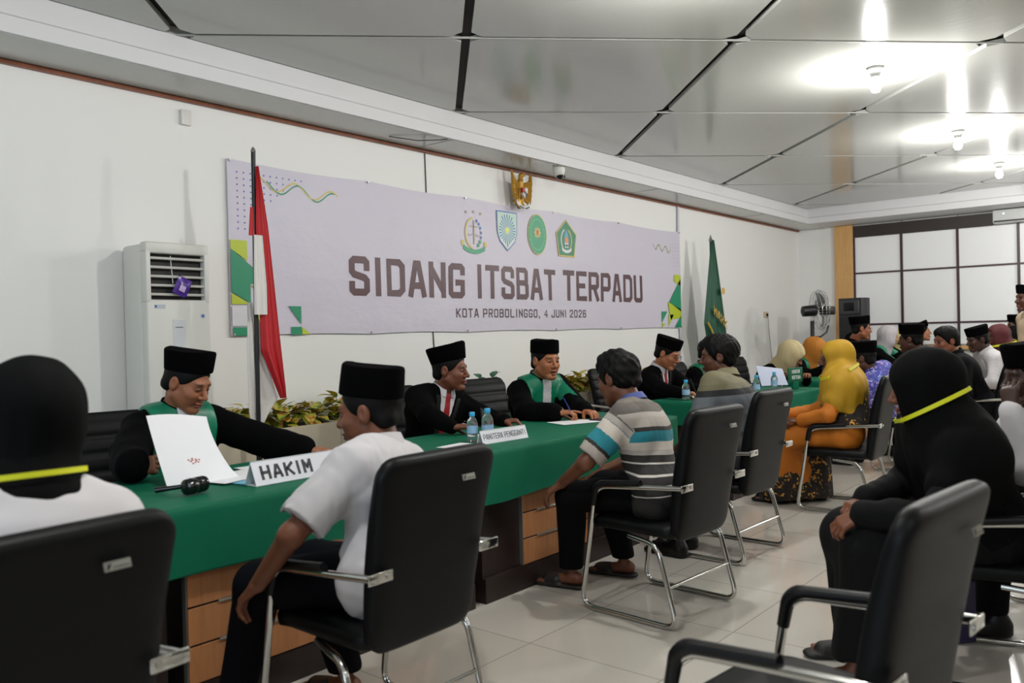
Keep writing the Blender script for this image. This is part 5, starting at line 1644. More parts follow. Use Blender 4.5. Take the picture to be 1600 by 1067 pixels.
# loudspeaker on a pole
sp = thing('loudspeaker', 'dark grey loudspeaker on a stand in front of the wooden pilaster', 'speaker', (12.9, 4.0, 0), R_(-100))
prof = [(-.17, -.17), (-.20, -.13), (-.20, -.05), (-.17, .10), (-.10, .18), (.10, .18), (.17, .10), (.20, -.05), (.20, -.13), (.17, -.17)]
mb = MB().prism(prof, lambda u, v, t: (u, v, t), 1.12, 1.78)
mb.build('cabinet', mat('speaker_grey_plastic', '2b2d2f', .6), sp, smooth=False)
MB().box((-.17, -.185, 1.16), (.17, -.165, 1.50), .01).build('grille', mat('speaker_grille', '1c1d1e', .7), sp)
MB().box((-.15, -.195, 1.54), (.15, -.165, 1.75), .014).build('horn_surround', mat('speaker_horn', '3a3c3e', .5), sp)
MB().box((-.08, -.202, 1.59), (.08, -.19, 1.71), .01).build('horn_throat', M_PLASTIC, sp)
MB().lathe([(.3, 0), (.3, .015), (.02, .03), (.018, 1.13)], (0, 0, 0), 20).build('stand', M_BLACK, sp)
sa = thing('split_air_conditioner', 'white wall air conditioner at the top right on the far wall', 'air conditioner', (13.66, 1.85, 2.78))
MB().box((-.10, -.45, 0), (.13, .44, .19), .02).build('body', mat('split_white', 'c9cbc8', .4), sa)
MB().box((-.106, -.43, .015), (-.09, .42, .035)).build('air_slot', M_PLASTIC, sa)
MB().lathe([(.008, 0), (.008, .004)], (0, 0, 0), 10, Matrix.Translation((-.10, .3, .13)) @ Matrix.Rotation(R_(-90), 4, 'Y')).build('status_light', mat('status_light', 'bfe8ff', .3, emit=('bfe8ff', 3)), sa)

# ================================================================== things on the tables
def sheet(w, l, loc, rz, curl=0, label='', cat='paper', mt=None, t=.0012, tilt=(0, 0), n=1, name='paper_sheet', z0=TT+.002):
    mb = MB()
    M = Matrix.Translation((loc[0], loc[1], z0+(loc[2] if len(loc) > 2 else 0))) @ Matrix.Rotation(R_(rz), 4, 'Z') @ Matrix.Rotation(R_(tilt[0]), 4, 'X') @ Matrix.Rotation(R_(tilt[1]), 4, 'Y')
    for k in range(2):
        mb.grid(lambda u, v: tuple(M @ Vector(((u-.5)*w, (v-.5)*l, curl*math.sin(math.pi*u*.5)**3*.25+k*t+curl*.06*math.sin(v*2.5)))), 12, 8)
    o = mb.build(name, mt or M_PAPER, None, angle=80)
    return tag(o, label, cat) if label else o
M_BLUEF = mat('blue_folder_card', '6fb7cf', .5)
sheet(.34, .25, (2.02, 3.12, 0), 8, 0, 'light blue folder lying under papers on the first judge\'s desk', 'folder', M_BLUEF, .004, name='folder')
sheet(.30, .21, (1.95, 3.17, .006), 12, 0, 'white sheet on the blue folder beside the gavel', 'paper')
sheet(.30, .21, (2.22, 3.27, .004), -6, 0, 'white sheet behind the HAKIM sign', 'paper')
sheet(.12, .10, (1.42, 3.10, .0), 25, 0, 'small white note at the left edge of the green cloth', 'paper')
# the stack the judge lifts, leaning and curling
def lifted():
    t = thing('document_stack', 'stack of white pages with a red stamp lifted in the first judge\'s hand', 'documents', (1.765, 3.17, TT))
    for k in range(4):
        mb = MB(); off = k*.003
        def fn(u, v, o_=0):
            # bottom edge rests on the table, top edge is held up
            x = -.125+.235*u+.03*v*u-.006*k*v*(1-u); s = v
            z = .012+.255*s**1.05*(1-.10*u)+.006*math.sin(u*4)-k*.004+.012*k*s
            y = -.02*(1-s)**1.6+.11*s-off*1.2+o_+.035*math.sin(u*1.6)*s
            x += .085*u*(1-s)**2
            return (x, y, z)
        mb.grid(lambda u, v: fn(u, v), 12, 14); mb.grid(lambda u, v: fn(u, v, .0012), 12, 14)
        mb.build('page', M_PAPER, t, angle=80)
        F = fn
    mb = MB()
    def P(u, v): p = F(u, v); return (p[0], p[1]-.0016, p[2])
    for i in range(10):
        u, v = .50+.10*math.cos(i*2.4)*(.3+.07*i), .33+.05*math.sin(i*2.4)*(.3+.07*i)
        mb.add([P(u, v), P(u+.028, v), P(u+.028, v+.016), P(u, v+.016)], [(0, 1, 2, 3)])
    mb.build('red_stamp', mat('red_stamp_ink', 'b0564a', .6), t, smooth=False)
lifted()
def sign(txt, loc, rz, w, h, label, x0f, x1f, stroke=.38, mt=None, ink=None, lean=24):
    t = thing('name_sign', label, 'sign', (loc[0], loc[1], TT+.001), R_(rz))
    M = Matrix.Rotation(R_(-lean), 4, 'X')
    sf = tf(MB().box((-w/2, -.0, 0), (w/2, .003, h)), M).build('sign_face', mt or mat('white_sign_card', 'dcdce4', .4), t, smooth=False)
    tf(MB().box((-w/2, -.003, 0), (w/2, .0, h)), Matrix.Translation((0, 2*h*math.sin(R_(lean)), 0)) @ Matrix.Rotation(R_(lean), 4, 'X')).build('sign_back', mat('clear_acrylic', 'cfd6d8', .15), t, smooth=False)
    MB().box((-w/2, 0, .0), (w/2, 2*h*math.sin(R_(lean)), .003)).build('sign_foot', mat('clear_acrylic', 'cfd6d8', .15), t, smooth=False)
    mb = MB(); letters(mb, txt, -w/2+w*x0f, -w/2+w*x1f, h*(.22 if len(txt) < 8 else .30), h*(.78 if len(txt) < 8 else .70), stroke, lambda x, z, tt: tuple(M @ Vector((x, -.0006-tt, z))), gap=.3, t=.0005)
    mb.build('sign_lettering', ink or mat('dark_sign_ink', '26262c', .5), sf, smooth=False)
    return t
sign('HAKIM', (2.115, 2.90), 0, .47, .105, 'white name sign reading HAKIM on the first desk', .07, .60)
sign('PANITERA PENGGANTI', (3.46, 2.93), -3, .36, .078, 'smaller white name sign for the clerk in front of the suited man', .04, .96, .24, lean=20)
# green stand-up sign
gs = thing('name_sign', 'green stand-up sign with two white lines on the second desk', 'sign', (7.78, 2.98, TT+.001), R_(-12))
MB().box((-.045, -.01, 0), (.045, .012, .07), .002).build('sign_post', M_GREEN, gs)
MB().box((-.115, -.008, .065), (.115, .008, .205), .004).build('sign_face', mat('green_sign_board', '14593e', .45), gs)
mb = MB(); letters(mb, 'HAKIM', -.065, .065, .150, .185, .4, lambda x, z, t: (x, -.009-t, z)); letters(mb, 'KETUA', -.065, .075, .095, .130, .4, lambda x, z, t: (x, -.009-t, z))
mb.build('sign_lettering', mat('white_sign_ink', 'd8dcd8', .5), gs, smooth=False)
# gavel
gv = thing('gavel', 'black wooden gavel lying on the green cloth beside the papers', 'gavel', (1.655, 2.965, TT+.036), R_(15))
M_LACQ = mat('black_lacquer', '0c0c0d', .18)
Mg = Matrix.Rotation(R_(90), 4, 'Y')
tf(MB().lathe([(.022, -.05), (.030, -.044), (.031, -.034), (.026, -.030), (.031, -.025), (.031, -.005), (.028, 0), (.031, .005), (.031, .025), (.026, .030), (.031, .034), (.030, .044), (.022, .05)], (0, 0, 0), 24), Mg).build('gavel_head', M_LACQ, gv)
MB().tube([(0, .02, 0), (-.03, .09, -.010), (-.05, .15, -.018)], [.008, .009, .012], 12).build('gavel_handle', M_LACQ, gv)
# water bottles
M_BOT = None
def bottle_mat():
    m, nt, b = new_mat('clear_bottle_plastic')
    b.inputs['Base Color'].default_value = (.86, .92, .95, 1); b.inputs['Roughness'].default_value = .08
    b.inputs['Transmission Weight'].default_value = .92; b.inputs['IOR'].default_value = 1.25
    return m
M_BOT = bottle_mat()
def bottle(x, y, label, s=1.0, group='water bottles on the desks'):
    t = thing('water_bottle', label, 'bottle', (x, y, TT+.002), 0, group)
    bb = MB().lathe([(.027*s, 0), (.031*s, .004), (.031*s, .03), (.0295*s, .036), (.031*s, .042), (.031*s, .10*s), (.0295*s, .115*s), (.022*s, .13*s), (.013*s, .142*s), (.013*s, .15*s)], (0, 0, 0), 24).build('bottle_body', M_BOT, t)
    MB().lathe([(.0318*s, .045), (.0318*s, .088)], (0, 0, 0), 24).build('bottle_label', mat('bottle_label_blue', '8fb6d6', .4), bb)
    MB().lathe([(.0155*s, .145*s), (.0165*s, .150*s), (.0165*s, .166*s), (.014*s, .169*s)], (0, 0, 0), 20).build('bottle_cap', mat('blue_cap', '2fa3d6', .4), t)
bottle(3.36, 3.09, 'left of the two clear water bottles by the clerk\'s sign', .95); bottle(3.43, 3.04, 'right of the two clear water bottles by the clerk\'s sign', 1.05)
bottle(7.62, 3.12, 'clear water bottle beside the green stand-up sign'); bottle(6.25, 3.32, 'water bottle with blue cap just behind the striped shirt\'s shoulder')
bottle(7.05, 3.05, 'water bottle with blue cap behind the olive-collared polo')
# phone, papers, pens, microphone further along
cp = tag(MB().box((-.036, -.006, -.07), (.036, .004, .07), .003).build('mobile_phone', M_PLASTIC, None), 'dark phone tilted in the right hand of the suited clerk', 'phone'); cp.location = (3.665, 3.27, .86); cp.rotation_euler = (R_(-35), R_(40), 0)
ph = tag(MB().box((-.075, -.038, 0), (.075, .038, .008), .003).build('mobile_phone', M_PLASTIC, None), 'dark phone on the cloth under the speaking judge\'s hands', 'phone'); ph.location = (4.62, 3.10, TT+.001); ph.rotation_euler = (0, 0, R_(10))
sheet(.21, .30, (4.42, 3.16, .0), 70, 0, 'white paper under the speaking judge\'s pen hand', 'paper')
sheet(.21, .28, (3.60, 3.12, 0), 15, 0, 'white paper by the suited man\'s wrist behind the clerk\'s sign', 'paper')
sheet(.21, .15, (3.18, 3.02, 0), 5, 0, 'white note in front of the suited man', 'paper')
t = thing('booklet', 'open white booklet on the desk of the suited man with glasses', 'booklet', (6.62, 3.18, TT+.002), R_(-10))
for sg in (-1, 1):
    MB().grid(lambda u, v: (sg*.23*u, (v-.5)*.31, .004+.035*math.sin(math.pi*u)**.8*(1-.4*u)+(.10*u if sg > 0 else 0)), 10, 3).grid(lambda u, v: (sg*.23*u, (v-.5)*.31, .000+.035*math.sin(math.pi*u)**.8*(1-.4*u)+(.10*u if sg > 0 else 0)), 10, 3).build('page', M_PAPER, t, angle=80)
t = thing('paper_sheaf', 'pale bluish sheaf of papers held up in front of the woman in the beige headscarf', 'papers', (8.08, 3.30, TT), R_(-35))
MB().grid(lambda u, v: ((u-.5)*.30, .10*v, .01+.20*v-.04*v*u), 8, 8).grid(lambda u, v: ((u-.5)*.30, .10*v+.006, .01+.20*v-.04*v*u), 8, 8).build('page', mat('bluish_paper', 'b9c0d6', .6), t, angle=80)
sheet(.30, .21, (9.35, 3.1, 0), 5, 0, 'white papers on the third desk near the orange headscarf', 'paper')
sheet(.30, .21, (9.9, 3.05, 0), -8, 0, 'pale green form on the third desk', 'paper', mat('pale_green_paper', 'b7d6c2', .6))
t = sheet(.13, .19, (9.98, 3.33, .12), 30, 0, 'small white booklet in the hands of the woman in the orange headscarf', 'booklet', tilt=(50, 0))
sheet(.30, .22, (12.2, 2.85, 0), 10, 0, 'white papers in front of the woman in the grey headscarf', 'paper')
sheet(.30, .22, (12.7, 2.7, 0.01), -15, 0, 'white papers on the farthest desk by the raised phone', 'paper')
bg = tag(MB().box((-.05, -.02, 0), (.05, .02, .26), .006).build('carrier_bag', mat('dark_violet_bag', '2a2048', .5), None), 'dark violet bag with a light blue edge on the floor beyond the nearest chair', 'bag')
bg.location = (3.93, .80, .003); bg.rotation_euler = (0, 0, R_(-40))

# ================================================================== PEOPLE
V = lambda *a: np.array(a, float)
# --- first judge, reading (left)
p = Person('person in black and green judge\'s robe and black cap looking down at papers', pelvis=(2.06, 3.90), head=(2.06, 3.74, 1.165), yaw=-92, head_yaw=-66, head_pitch=-24,
           handR=(1.585, 3.32, .835), handL=(2.50, 3.36, .805), poleR=(-.9, .3, -.35), poleL=(.8, .3, -.35), h=.0035, gh=.006, seed=1, skin='8f5a3e', pz=.54)
p.body(curl=.75, moust=.35, stubble=.12, eyes=0, chub=1.08, handspec={'R': dict(dir=(.88, .05, .02), nrml=(.25, .75, -.2), curl=.55), 'L': dict(dir=(.9, -.3, -.05), nrml=(0, 0, -1), curl=.25)})
p.hair(); p.peci(tilt=16, ht=.108); p.judge()
# --- man in white shirt, seen from behind
p = Person('person in white short-sleeved shirt and black cap, back to the camera at the first desk', pelvis=(1.87, 2.10), head=(1.945, 2.28, 1.095), yaw=104, head_yaw=118, head_pitch=-8,
           handL=(1.545, 2.39, .56), handR=(1.95, 2.50, .58), poleL=(-.95, -.25, -.35), poleR=(.7, -.5, -.4), knees=[(1.62, 2.50, .52), (1.88, 2.54, .53)], feet=[(1.60, 2.62, .09), (1.98, 2.50, .09)],
           h=.004, gh=.0055, seed=2, skin='6e412c', sh=.185)
p.body(curl=.5, feet=True, eyes=0, handspec={'L': dict(dir=(-.10, .75, -.65), nrml=(.3, -.45, -.8), curl=.45), 'R': dict(dir=(-.1, .9, -.4), nrml=(0, -.3, -1), curl=.4)})
p.hair(); p.peci(tilt=14, ht=.118, flare=-.004)
p.top(M_WHITECLOTH, 'shirt', g=.024, sleeves='short', hem=.44, folds=.009, short=.80); p.collar(M_WHITECLOTH, .066, .022, 'shirt_collar', .2, .048); p.trousers(mat('navy_trousers', '07080f', .85, spec=.1)); p.footwear(mat('black_shoe', '0c0b0b', .35), 'shoe')
# --- clerk in suit
p = Person('person in black suit with red tie and black cap looking to the right', pelvis=(3.80, 3.98), head=(3.89, 3.76, 1.135), yaw=-98, head_yaw=-66, head_pitch=-3, head_roll=0,
           handR=(3.50, 3.36, .815), handL=(4.02, 3.42, .81), poleR=(-.9, .4, -.4), poleL=(.9, .5, -.3), h=.0038, gh=.006, seed=3, skin='6d3f2a', pz=.54)
p.body(curl=.8, stubble=.1, look=(.0, .0), handspec={'R': dict(dir=(.75, -.6, 0), curl=.7), 'L': dict(dir=(.55, -.8, .0), nrml=(0, 0, -1), curl=.95)})
p.hair(); p.peci(tilt=15, ht=.115, flare=.013); p.suit()
mb = MB(); c = p.N+p.f*.145-p.t*.17+p.s*(-.10); mb.sphere(c, .016, 12, 8, (1, .5, 1)); p.part_mb(mb, 'gold_pin', mat('gold_pin', 'd8b24a', .25, .8)).parent = p.topo
mb = MB(); c = p.N+p.f*.135-p.t*.19+p.s*(.12); mb.sphere(c, .015, 12, 8, (1, .5, 1)); p.part_mb(mb, 'silver_pin', mat('pearl_badge', 'c8ccd8', .3)).parent = p.topo
# --- speaking judge
p = Person('person in black and green judge\'s robe and black cap speaking across the desk', pelvis=(4.82, 3.90), head=(4.70, 3.60, 1.165), yaw=-104, head_yaw=-106, head_pitch=-4,
           handR=(4.43, 3.30, .83), handL=(4.66, 3.24, .82), poleR=(-.9, .5, -.5), poleL=(1, .5, -.4), h=.0035, gh=.006, seed=4, skin='9c6242', pz=.54)
p.body(curl=.85, mouth=1, look=(.15, -.05), chub=1.05, handspec={'R': dict(dir=(.7, -.7, .05), curl=.7, point=1), 'L': dict(dir=(-.3, -.9, 0), curl=.6)})
p.hair(); p.peci(tilt=2, ht=.100, flare=-.002); p.judge()
mb = MB(); w = p.arms['R'][2]; mb.tube([w+V(.055, -.09, -.03), w+V(.0, -.05, .10)], .004, 8); pen = mb.build('pen', mat('blue_pen', '2b3a86', .3), None); tag(pen, 'blue pen in the speaking judge\'s hand', 'pen')
# --- striped shirt man
M_STRIPE = ramp_mat('striped_polo', [(0, '1c1a1a'), (.235, 'cfc8bf'), (.245, '1f1d1c'), (.305, 'cfc8bf'), (.315, '211e1e'), (.375, 'cfc8bf'), (.387, '24201f'), (.455, 'cfc8bf'), (.465, '2a2523'), (.52, 'b3aba3'), (.56, 'cbc1b6'), (.625, '1f7d8b'), (.705, '26201e'), (.735, 'a29a92'), (.81, 'a9a19a'), (.845, '5b5550'), (.92, '6b645d')])
def stripes(P):
    z = (P[:, 2]-.42)/(1.06-.42)
    return np.clip(z+.012*np.sin(P[:, 0]*14), 0, .999)
p = Person('person in grey, teal and black striped polo shirt with dark hair, back to the camera', pelvis=(3.60, 2.06), head=(3.625, 2.31, 1.12), yaw=100, head_yaw=84, head_pitch=-14,
           handL=(3.375, 2.50, .600), handR=(3.85, 2.55, .60), poleL=(-.95, -.1, -.5), poleR=(.9, -.2, -.4), knees=[(3.46, 2.50, .52), (3.80, 2.52, .52)], feet=[(3.58, 2.60, .09), (3.92, 2.49, .09)],
           h=.0045, gh=.006, seed=5, skin='6b402c', sh=.175)
p.body(curl=.35, feet=True, eyes=0, handspec={'L': dict(dir=(-.25, .75, -.55), nrml=(.25, -.3, -.9), curl=.45), 'R': dict(dir=(-.2, .9, -.4), curl=.4)})
p.hair(full=True, mess=1.0)
def sl(P):
    z = stripes(P); out = z
    for sd in 'LR':
        S, E, W = p.arms[sd]; d = nrm(E-S); q = (P-S)@d; x = np.abs((P-p.N)@p.s)
        rad = np.linalg.norm((P-S)-q[:, None]*d, axis=1); m = (rad < .098) & (q > .02) & (q < .29) & (x > .17)
        out = np.where(m, np.interp(q, [-.02, .06, .061, .12, .121, .185, .186, .205, .206, .3], [.86, .84, .60, .57, .66, .64, .72, .72, .78, .79]), out)
    # sleeve: grey shoulder, pale, teal, black edge, grey cuff
    return out
M_STRIPE2 = M_STRIPE
p.top(M_STRIPE, 'polo_shirt', g=.018, sleeves='short', hem=.46, folds=.006, short=.88, attrs={'band': ('FLOAT', sl)})
p.collar(mat('violet_blue_collar', '3c4a86', .7), .064, .017, 'shirt_collar', .2, .045); p.trousers(M_TROUSER); p.footwear(mat('brown_black_sandal', '15100e', .5), 'sandal')
# --- suited man with glasses, writing
p = Person('person in black suit, red tie, glasses and black cap writing at the second desk', pelvis=(6.72, 3.98), head=(6.665, 3.72, 1.15), yaw=-90, head_yaw=-84, head_pitch=-22,
           handR=(6.28, 3.36, .83), handL=(6.95, 3.40, .81), h=.005, gh=.008, seed=6, skin='9a6040', pz=.54)
p.body(curl=.8, eyes=0, glasses=True, handspec={'R': dict(dir=(.5, -.8, 0), curl=.8)}); p.hair(); p.peci(tilt=4, ht=.10); p.suit()
mb = MB(); w = p.arms['R'][2]; mb.tube([w+V(.06, -.10, -.03), w+V(.03, -.05, .12)], .005, 8); o = mb.build('pen', M_PLASTIC, None); tag(o, 'black pen in the writing hand of the suited man with glasses', 'pen')
# --- half hidden judge
p = Person('person in green and black robe half hidden behind the olive-polo man\'s head', pelvis=(7.75, 4.02), head=(7.66, 3.80, 1.13), yaw=-95, h=.006, gh=.009, seed=7, pz=.54)
p.body(eyes=0, hands='LR'); p.hair(); p.judge()
# --- olive polo man
M_POLO2 = ramp_mat('olive_banded_polo', [(0, '17171b'), (.50, '3d4248'), (.60, '3a3d44'), (.66, '555a60'), (.84, '101116'), (.90, '625d46'), (.95, '6c664d')])
M_OLIVE = mat('olive_knit_collar', '7a7458', .85)
p = Person('person in olive, grey and black polo with short black hair, turned left', pelvis=(4.74, 2.16), head=(4.915, 2.37, 1.185), yaw=84, head_yaw=112, head_pitch=-3, knees=[(4.50, 2.58, .52), (4.78, 2.60, .52)], feet=[(4.45, 2.46, .09), (4.66, 2.50, .09)],
           handL=(4.62, 2.52, .62), handR=(4.95, 2.5, .62), h=.0048, gh=.0075, seed=8, skin='54301f')
p.body(feet=True, eyes=0, curl=.5); p.hair(full=True)
p.top(M_POLO2, 'polo_shirt', g=.02, sleeves='short', hem=.46, folds=.006, attrs={'band': ('FLOAT', lambda P: np.clip((P[:, 2]-.42)/.64+.10*(P[:, 1]-2.2), 0, .999))}, short=.8)
p.collar(M_OLIVE, .066, .022, 'shirt_collar', .2, .045); p.trousers(M_TROUSER); p.footwear(M_PLASTIC, 'shoe', shoe=True)
# --- beige headscarf
M_SC_BEIGE = mat('beige_scarf_cloth', 'b8a880', .8); M_SC_OR = mat('orange_scarf_cloth', 'ad6c1c', .8); M_SC_MU = mat('mustard_scarf_cloth', 'a88109', .75, bump=dict(scale=10, strength=.2, dist=.01, stretch=(1, 1, .25))); M_SC_GR = mat('grey_scarf_cloth', 'a8a2a6', .8); M_SC_PY = mat('pale_yellow_scarf_cloth', 'c2b578', .8); M_SC_MR = mat('maroon_scarf_cloth', '4a0a12', .75)
p = Person('person in beige headscarf and black robe bending over papers', pelvis=(9.15, 3.98), head=(8.90, 3.44, 1.055), yaw=-110, head_yaw=-72, head_pitch=-30, h=.007, gh=.010, seed=9, handR=(8.45, 3.35, .85), handL=(8.95, 3.3, .82), skin='8d5b40', pz=.54)
p.body(eyes=0, glasses=True); p.top(M_BLACKCLOTH, 'robe', g=.026, folds=.006); p.trousers(M_TROUSER, h=.016); p.footwear(M_PLASTIC, 'shoe', .012, True); p.scarf(M_SC_BEIGE, shoulders=False, fold=.006, puff=1.14)
# --- orange headscarf judge
p = Person('person in orange headscarf and green-trimmed black robe holding a booklet', pelvis=(10.28, 3.96), head=(10.24, 3.66, 1.075), yaw=-96, head_yaw=-74, head_pitch=-24, h=.007, gh=.010, seed=10, handR=(9.85, 3.4, .86), handL=(10.1, 3.32, .86), skin='8d5b40', pz=.54)
p.body(eyes=0, curl=.7); p.judge(); p.scarf(M_SC_OR, shoulders=False, fold=.006, puff=1.12)
# --- woman in mustard headscarf
M_ORANGE = mat('orange_dress_cloth', 'b26406', .75, bump=dict(scale=9, strength=.25, dist=.015, stretch=(1, 1, .2)))
M_FLOR = pattern_mat('black_gold_floral', ['b07a24', '1a120c', 'c8923a', '2a1a0e', '100c0a'], 26)
p = Person('person in long mustard headscarf and orange dress with black and gold floral hem', pelvis=(6.40, 2.08), head=(6.44, 2.15, 1.115), yaw=104, head_yaw=116, head_pitch=-6, knees=[(6.22, 2.50, .53), (6.42, 2.55, .53)], feet=[(6.30, 2.55, .09), (6.55, 2.36, .09)],
           handL=(6.19, 2.33, .66), handR=(6.35, 2.50, .68), poleL=(-.8, -.6, -.5), h=.0055, gh=.007, seed=11, skin='5c3626', sh=.155, scale=.94)
p.body(eyes=0, feet=True, curl=.6, handspec={'L': dict(dir=(-.35, .8, .0), nrml=(.3, 0, -1)), 'R': dict(dir=(-.6, .5, .25), nrml=(.5, .3, -.6))})
p.top(M_ORANGE, 'dress_top', g=.012, folds=.006, wide=.012)
p.skirt(M_ORANGE, 'dress_skirt', z=.16, folds=.010, w0=.105, w1=.13)
for (a, b, c) in [p.legs['L'], p.legs['R']]: pass
D = Sdf(); (a, b, c), (a2, b2, c2) = p.legs['L'], p.legs['R']
D.u(rc(V(c[0], c[1], .30), V(c[0], c[1], .06), .122, .135), 0).u(rc(V(c2[0], c2[1], .30), V(c2[0], c2[1], .06), .118, .13), .06).u(rc((V(c[0], c[1], .3)+V(c2[0], c2[1], .3))/2, (V(c[0], c[1], .06)+V(c2[0], c2[1], .06))/2, .10, .13), .06)
D.cut(plane((0, 0, .03), (0, 0, -1)), .01).cut(plane((0, 0, .255), (-.25, .0, 1)), .0); D.disp = wob(.008, 22, 3, (1, 1, .1)); p.part('floral_hem', D, M_FLOR, .008)
D = Sdf().u(rc(p.P0-p.s*.06+p.t*.02-p.f*.03, p.P0-p.s*.02+p.t*.24-p.f*.03, .178, .168, flat=(p.f, .9)), 0); D.cut(plane(p.P0+p.t*.04, -p.t), .01); D.disp = wob(.004, 14, 3); p.part('floral_sash', D, M_FLOR, .008)
p.scarf(M_SC_MU, drop=.33, spread=.25, fold=.010, back=.35, amp=7, puff=1.04); p.band(z=-.09, tilt=-.25, width=.02, col=mat('mustard_band', 'c9c21a', .6)); p.footwear(M_PLASTIC, 'shoe', .008, shoe=True)
# --- blue batik man
M_BATIK = pattern_mat('blue_violet_batik', ['3b3f9c', 'c6c4d8', '8a86c0', '5f8fc4', 'b89ab8', '34348c'], 34)
p = Person('person in blue and violet batik shirt and black cap, back to the camera', pelvis=(8.42, 2.25), head=(8.22, 2.49, 1.05), yaw=85, head_yaw=95, head_pitch=-8, h=.007, gh=.009, seed=12, skin='4d2d20')
p.body(eyes=0, hands='LR'); p.hair(); p.peci(tilt=6, ht=.115); p.top(M_BATIK, 'batik_shirt', g=.024, sleeves='short', hem=.46); p.collar(M_BATIK, .066, .02, 'shirt_collar', .2, .042); p.trousers(M_TROUSER); p.footwear(M_PLASTIC, 'shoe', .012, True)
# --- man in front of the loudspeaker
p = Person('person in dark clothes with glasses and black cap in front of the loudspeaker', pelvis=(11.40, 3.88), head=(11.30, 3.445, 1.325), yaw=-70, head_yaw=-58, head_pitch=-4, h=.007, gh=.010, seed=13, skin='8a5237', pz=.62, scale=1.08)
p.body(eyes=0, glasses=True, hands='LR'); p.hair(); p.peci(tilt=8, ht=.10); p.top(M_BLACKCLOTH, 'jacket', g=.02); p.trousers(M_TROUSER, h=.016); p.footwear(M_PLASTIC, 'shoe', .012, True)
# --- grey headscarf judge
p = Person('person in light grey headscarf and green-trimmed black robe near the far wall', pelvis=(11.75, 3.50), head=(11.66, 3.20, 1.215), yaw=-86, head_yaw=-56, head_pitch=-10, h=.008, gh=.011, seed=14, handR=(11.7, 2.86, .84), handL=(11.95, 2.80, .84), skin='a8765a', pz=.60)
p.body(eyes=0); p.judge(); p.scarf(M_SC_GR, shoulders=False, fold=.006)
p = Person('person in pale yellow headscarf and black robe beside the grey headscarf', pelvis=(12.55, 3.50), head=(12.40, 3.20, 1.17), yaw=-88, head_yaw=-60, h=.009, gh=.012, seed=15, skin='8d5b40', handR=(12.3, 2.9, .85), handL=(12.6, 2.9, .85))
p.body(eyes=0); p.top(mat('grey_teal_cloth', '4c8480', .8), 'robe', g=.024); p.trousers(M_TROUSER, h=.018); p.footwear(M_PLASTIC, 'shoe', .012, True); p.scarf(M_SC_PY, shoulders=False)
# --- back of dark head
p = Person('person in dark clothes and black cap seen from behind, left of the young man', pelvis=(9.35, 2.0), head=(9.16, 2.30, 1.21), yaw=95, head_yaw=90, head_pitch=-5, h=.008, gh=.011, seed=16, skin='4d2d20')
p.body(eyes=0); p.hair(); p.peci(tilt=6, ht=.11); p.top(mat('navy_shirt', '14161f', .85), 'shirt', g=.022); p.trousers(M_TROUSER, h=.016); p.footwear(M_PLASTIC, 'shoe', .012, True)
p = Person('person in black robe and tilted black cap facing right at the farthest desk', pelvis=(13.15, 3.42), head=(13.02, 3.12, 1.25), yaw=-80, head_yaw=-66, head_pitch=5, h=.008, gh=.011, seed=17, skin='a06a4c')
p.body(eyes=0); p.hair(); p.peci(tilt=16, ht=.09, flare=.008); p.top(M_BLACKCLOTH, 'robe', g=.024); p.trousers(M_TROUSER, h=.018); p.footwear(M_PLASTIC, 'shoe', .012, True)
# --- young man, profile
p = Person('young person with swept black hair and dark shirt in profile facing left', pelvis=(9.02, 1.62), head=(8.84, 1.90, 1.195), yaw=110, head_yaw=134, head_pitch=-8, h=.006, gh=.009, seed=18, skin='7a4a34')
p.body(eyes=0); p.hair(full=True); p.top(mat('charcoal_shirt', '0b0c10', .85, spec=.1), 'shirt', g=.022); p.collar(mat('charcoal_shirt', '0b0c10', .85, spec=.1), .066, .02, 'shirt_collar', .2, .042); p.trousers(M_TROUSER, h=.014); p.footwear(M_PLASTIC, 'shoe', .012, True)
# --- white shirt man at the back
p = Person('person in white long-sleeved shirt and black cap seated at the back right', pelvis=(10.82, 1.68), head=(10.50, 1.94, 1.175), yaw=125, head_yaw=130, head_pitch=-10, h=.007, gh=.009, seed=19, skin='3d241b', handL=(10.35, 2.0, .66), handR=(10.75, 2.15, .66), poleL=(-.6, -.6, -.6))
p.body(eyes=0); p.hair(); p.peci(tilt=-4, ht=.10); p.top(M_WHITECLOTH, 'shirt', g=.024, hem=.46, folds=.008); p.collar(M_WHITECLOTH, .066, .02, 'shirt_collar', .2, .042); p.trousers(M_TROUSER, h=.012); p.footwear(M_PLASTIC, 'shoe', .012, True)
p = Person('person in maroon headscarf with yellow band over a white shirt', pelvis=(11.62, 1.55), head=(11.05, 1.84, 1.20), yaw=130, head_yaw=135, h=.008, gh=.010, seed=20, skin='5c3626', handL=(10.9, 2.0, .66), handR=(11.3, 2.1, .66))
p.body(eyes=0); p.top(M_WHITECLOTH, 'blouse', g=.022, hem=.46); p.trousers(M_TROUSER, h=.016); p.footwear(M_PLASTIC, 'shoe', .012, True); p.scarf(M_SC_MR, drop=.32, spread=.22, fold=.008); p.band(z=-.085, tilt=-.2, width=.022)
p = Person('person in short black headscarf with yellow band at the back right', pelvis=(12.40, 1.50), head=(11.95, 1.82, 1.17), yaw=125, head_yaw=130, h=.009, gh=.011, seed=21, skin='5c3626', handL=(11.6, 2.0, .66), handR=(12.0, 2.1, .66))
p.body(eyes=0); p.top(M_WHITECLOTH, 'blouse', g=.022, hem=.46); p.trousers(M_TROUSER, h=.016); p.footwear(M_PLASTIC, 'shoe', .012, True); p.scarf(M_BLACKSCARF, drop=.2, fold=.006); p.band(z=-.085, tilt=-.2, width=.022)
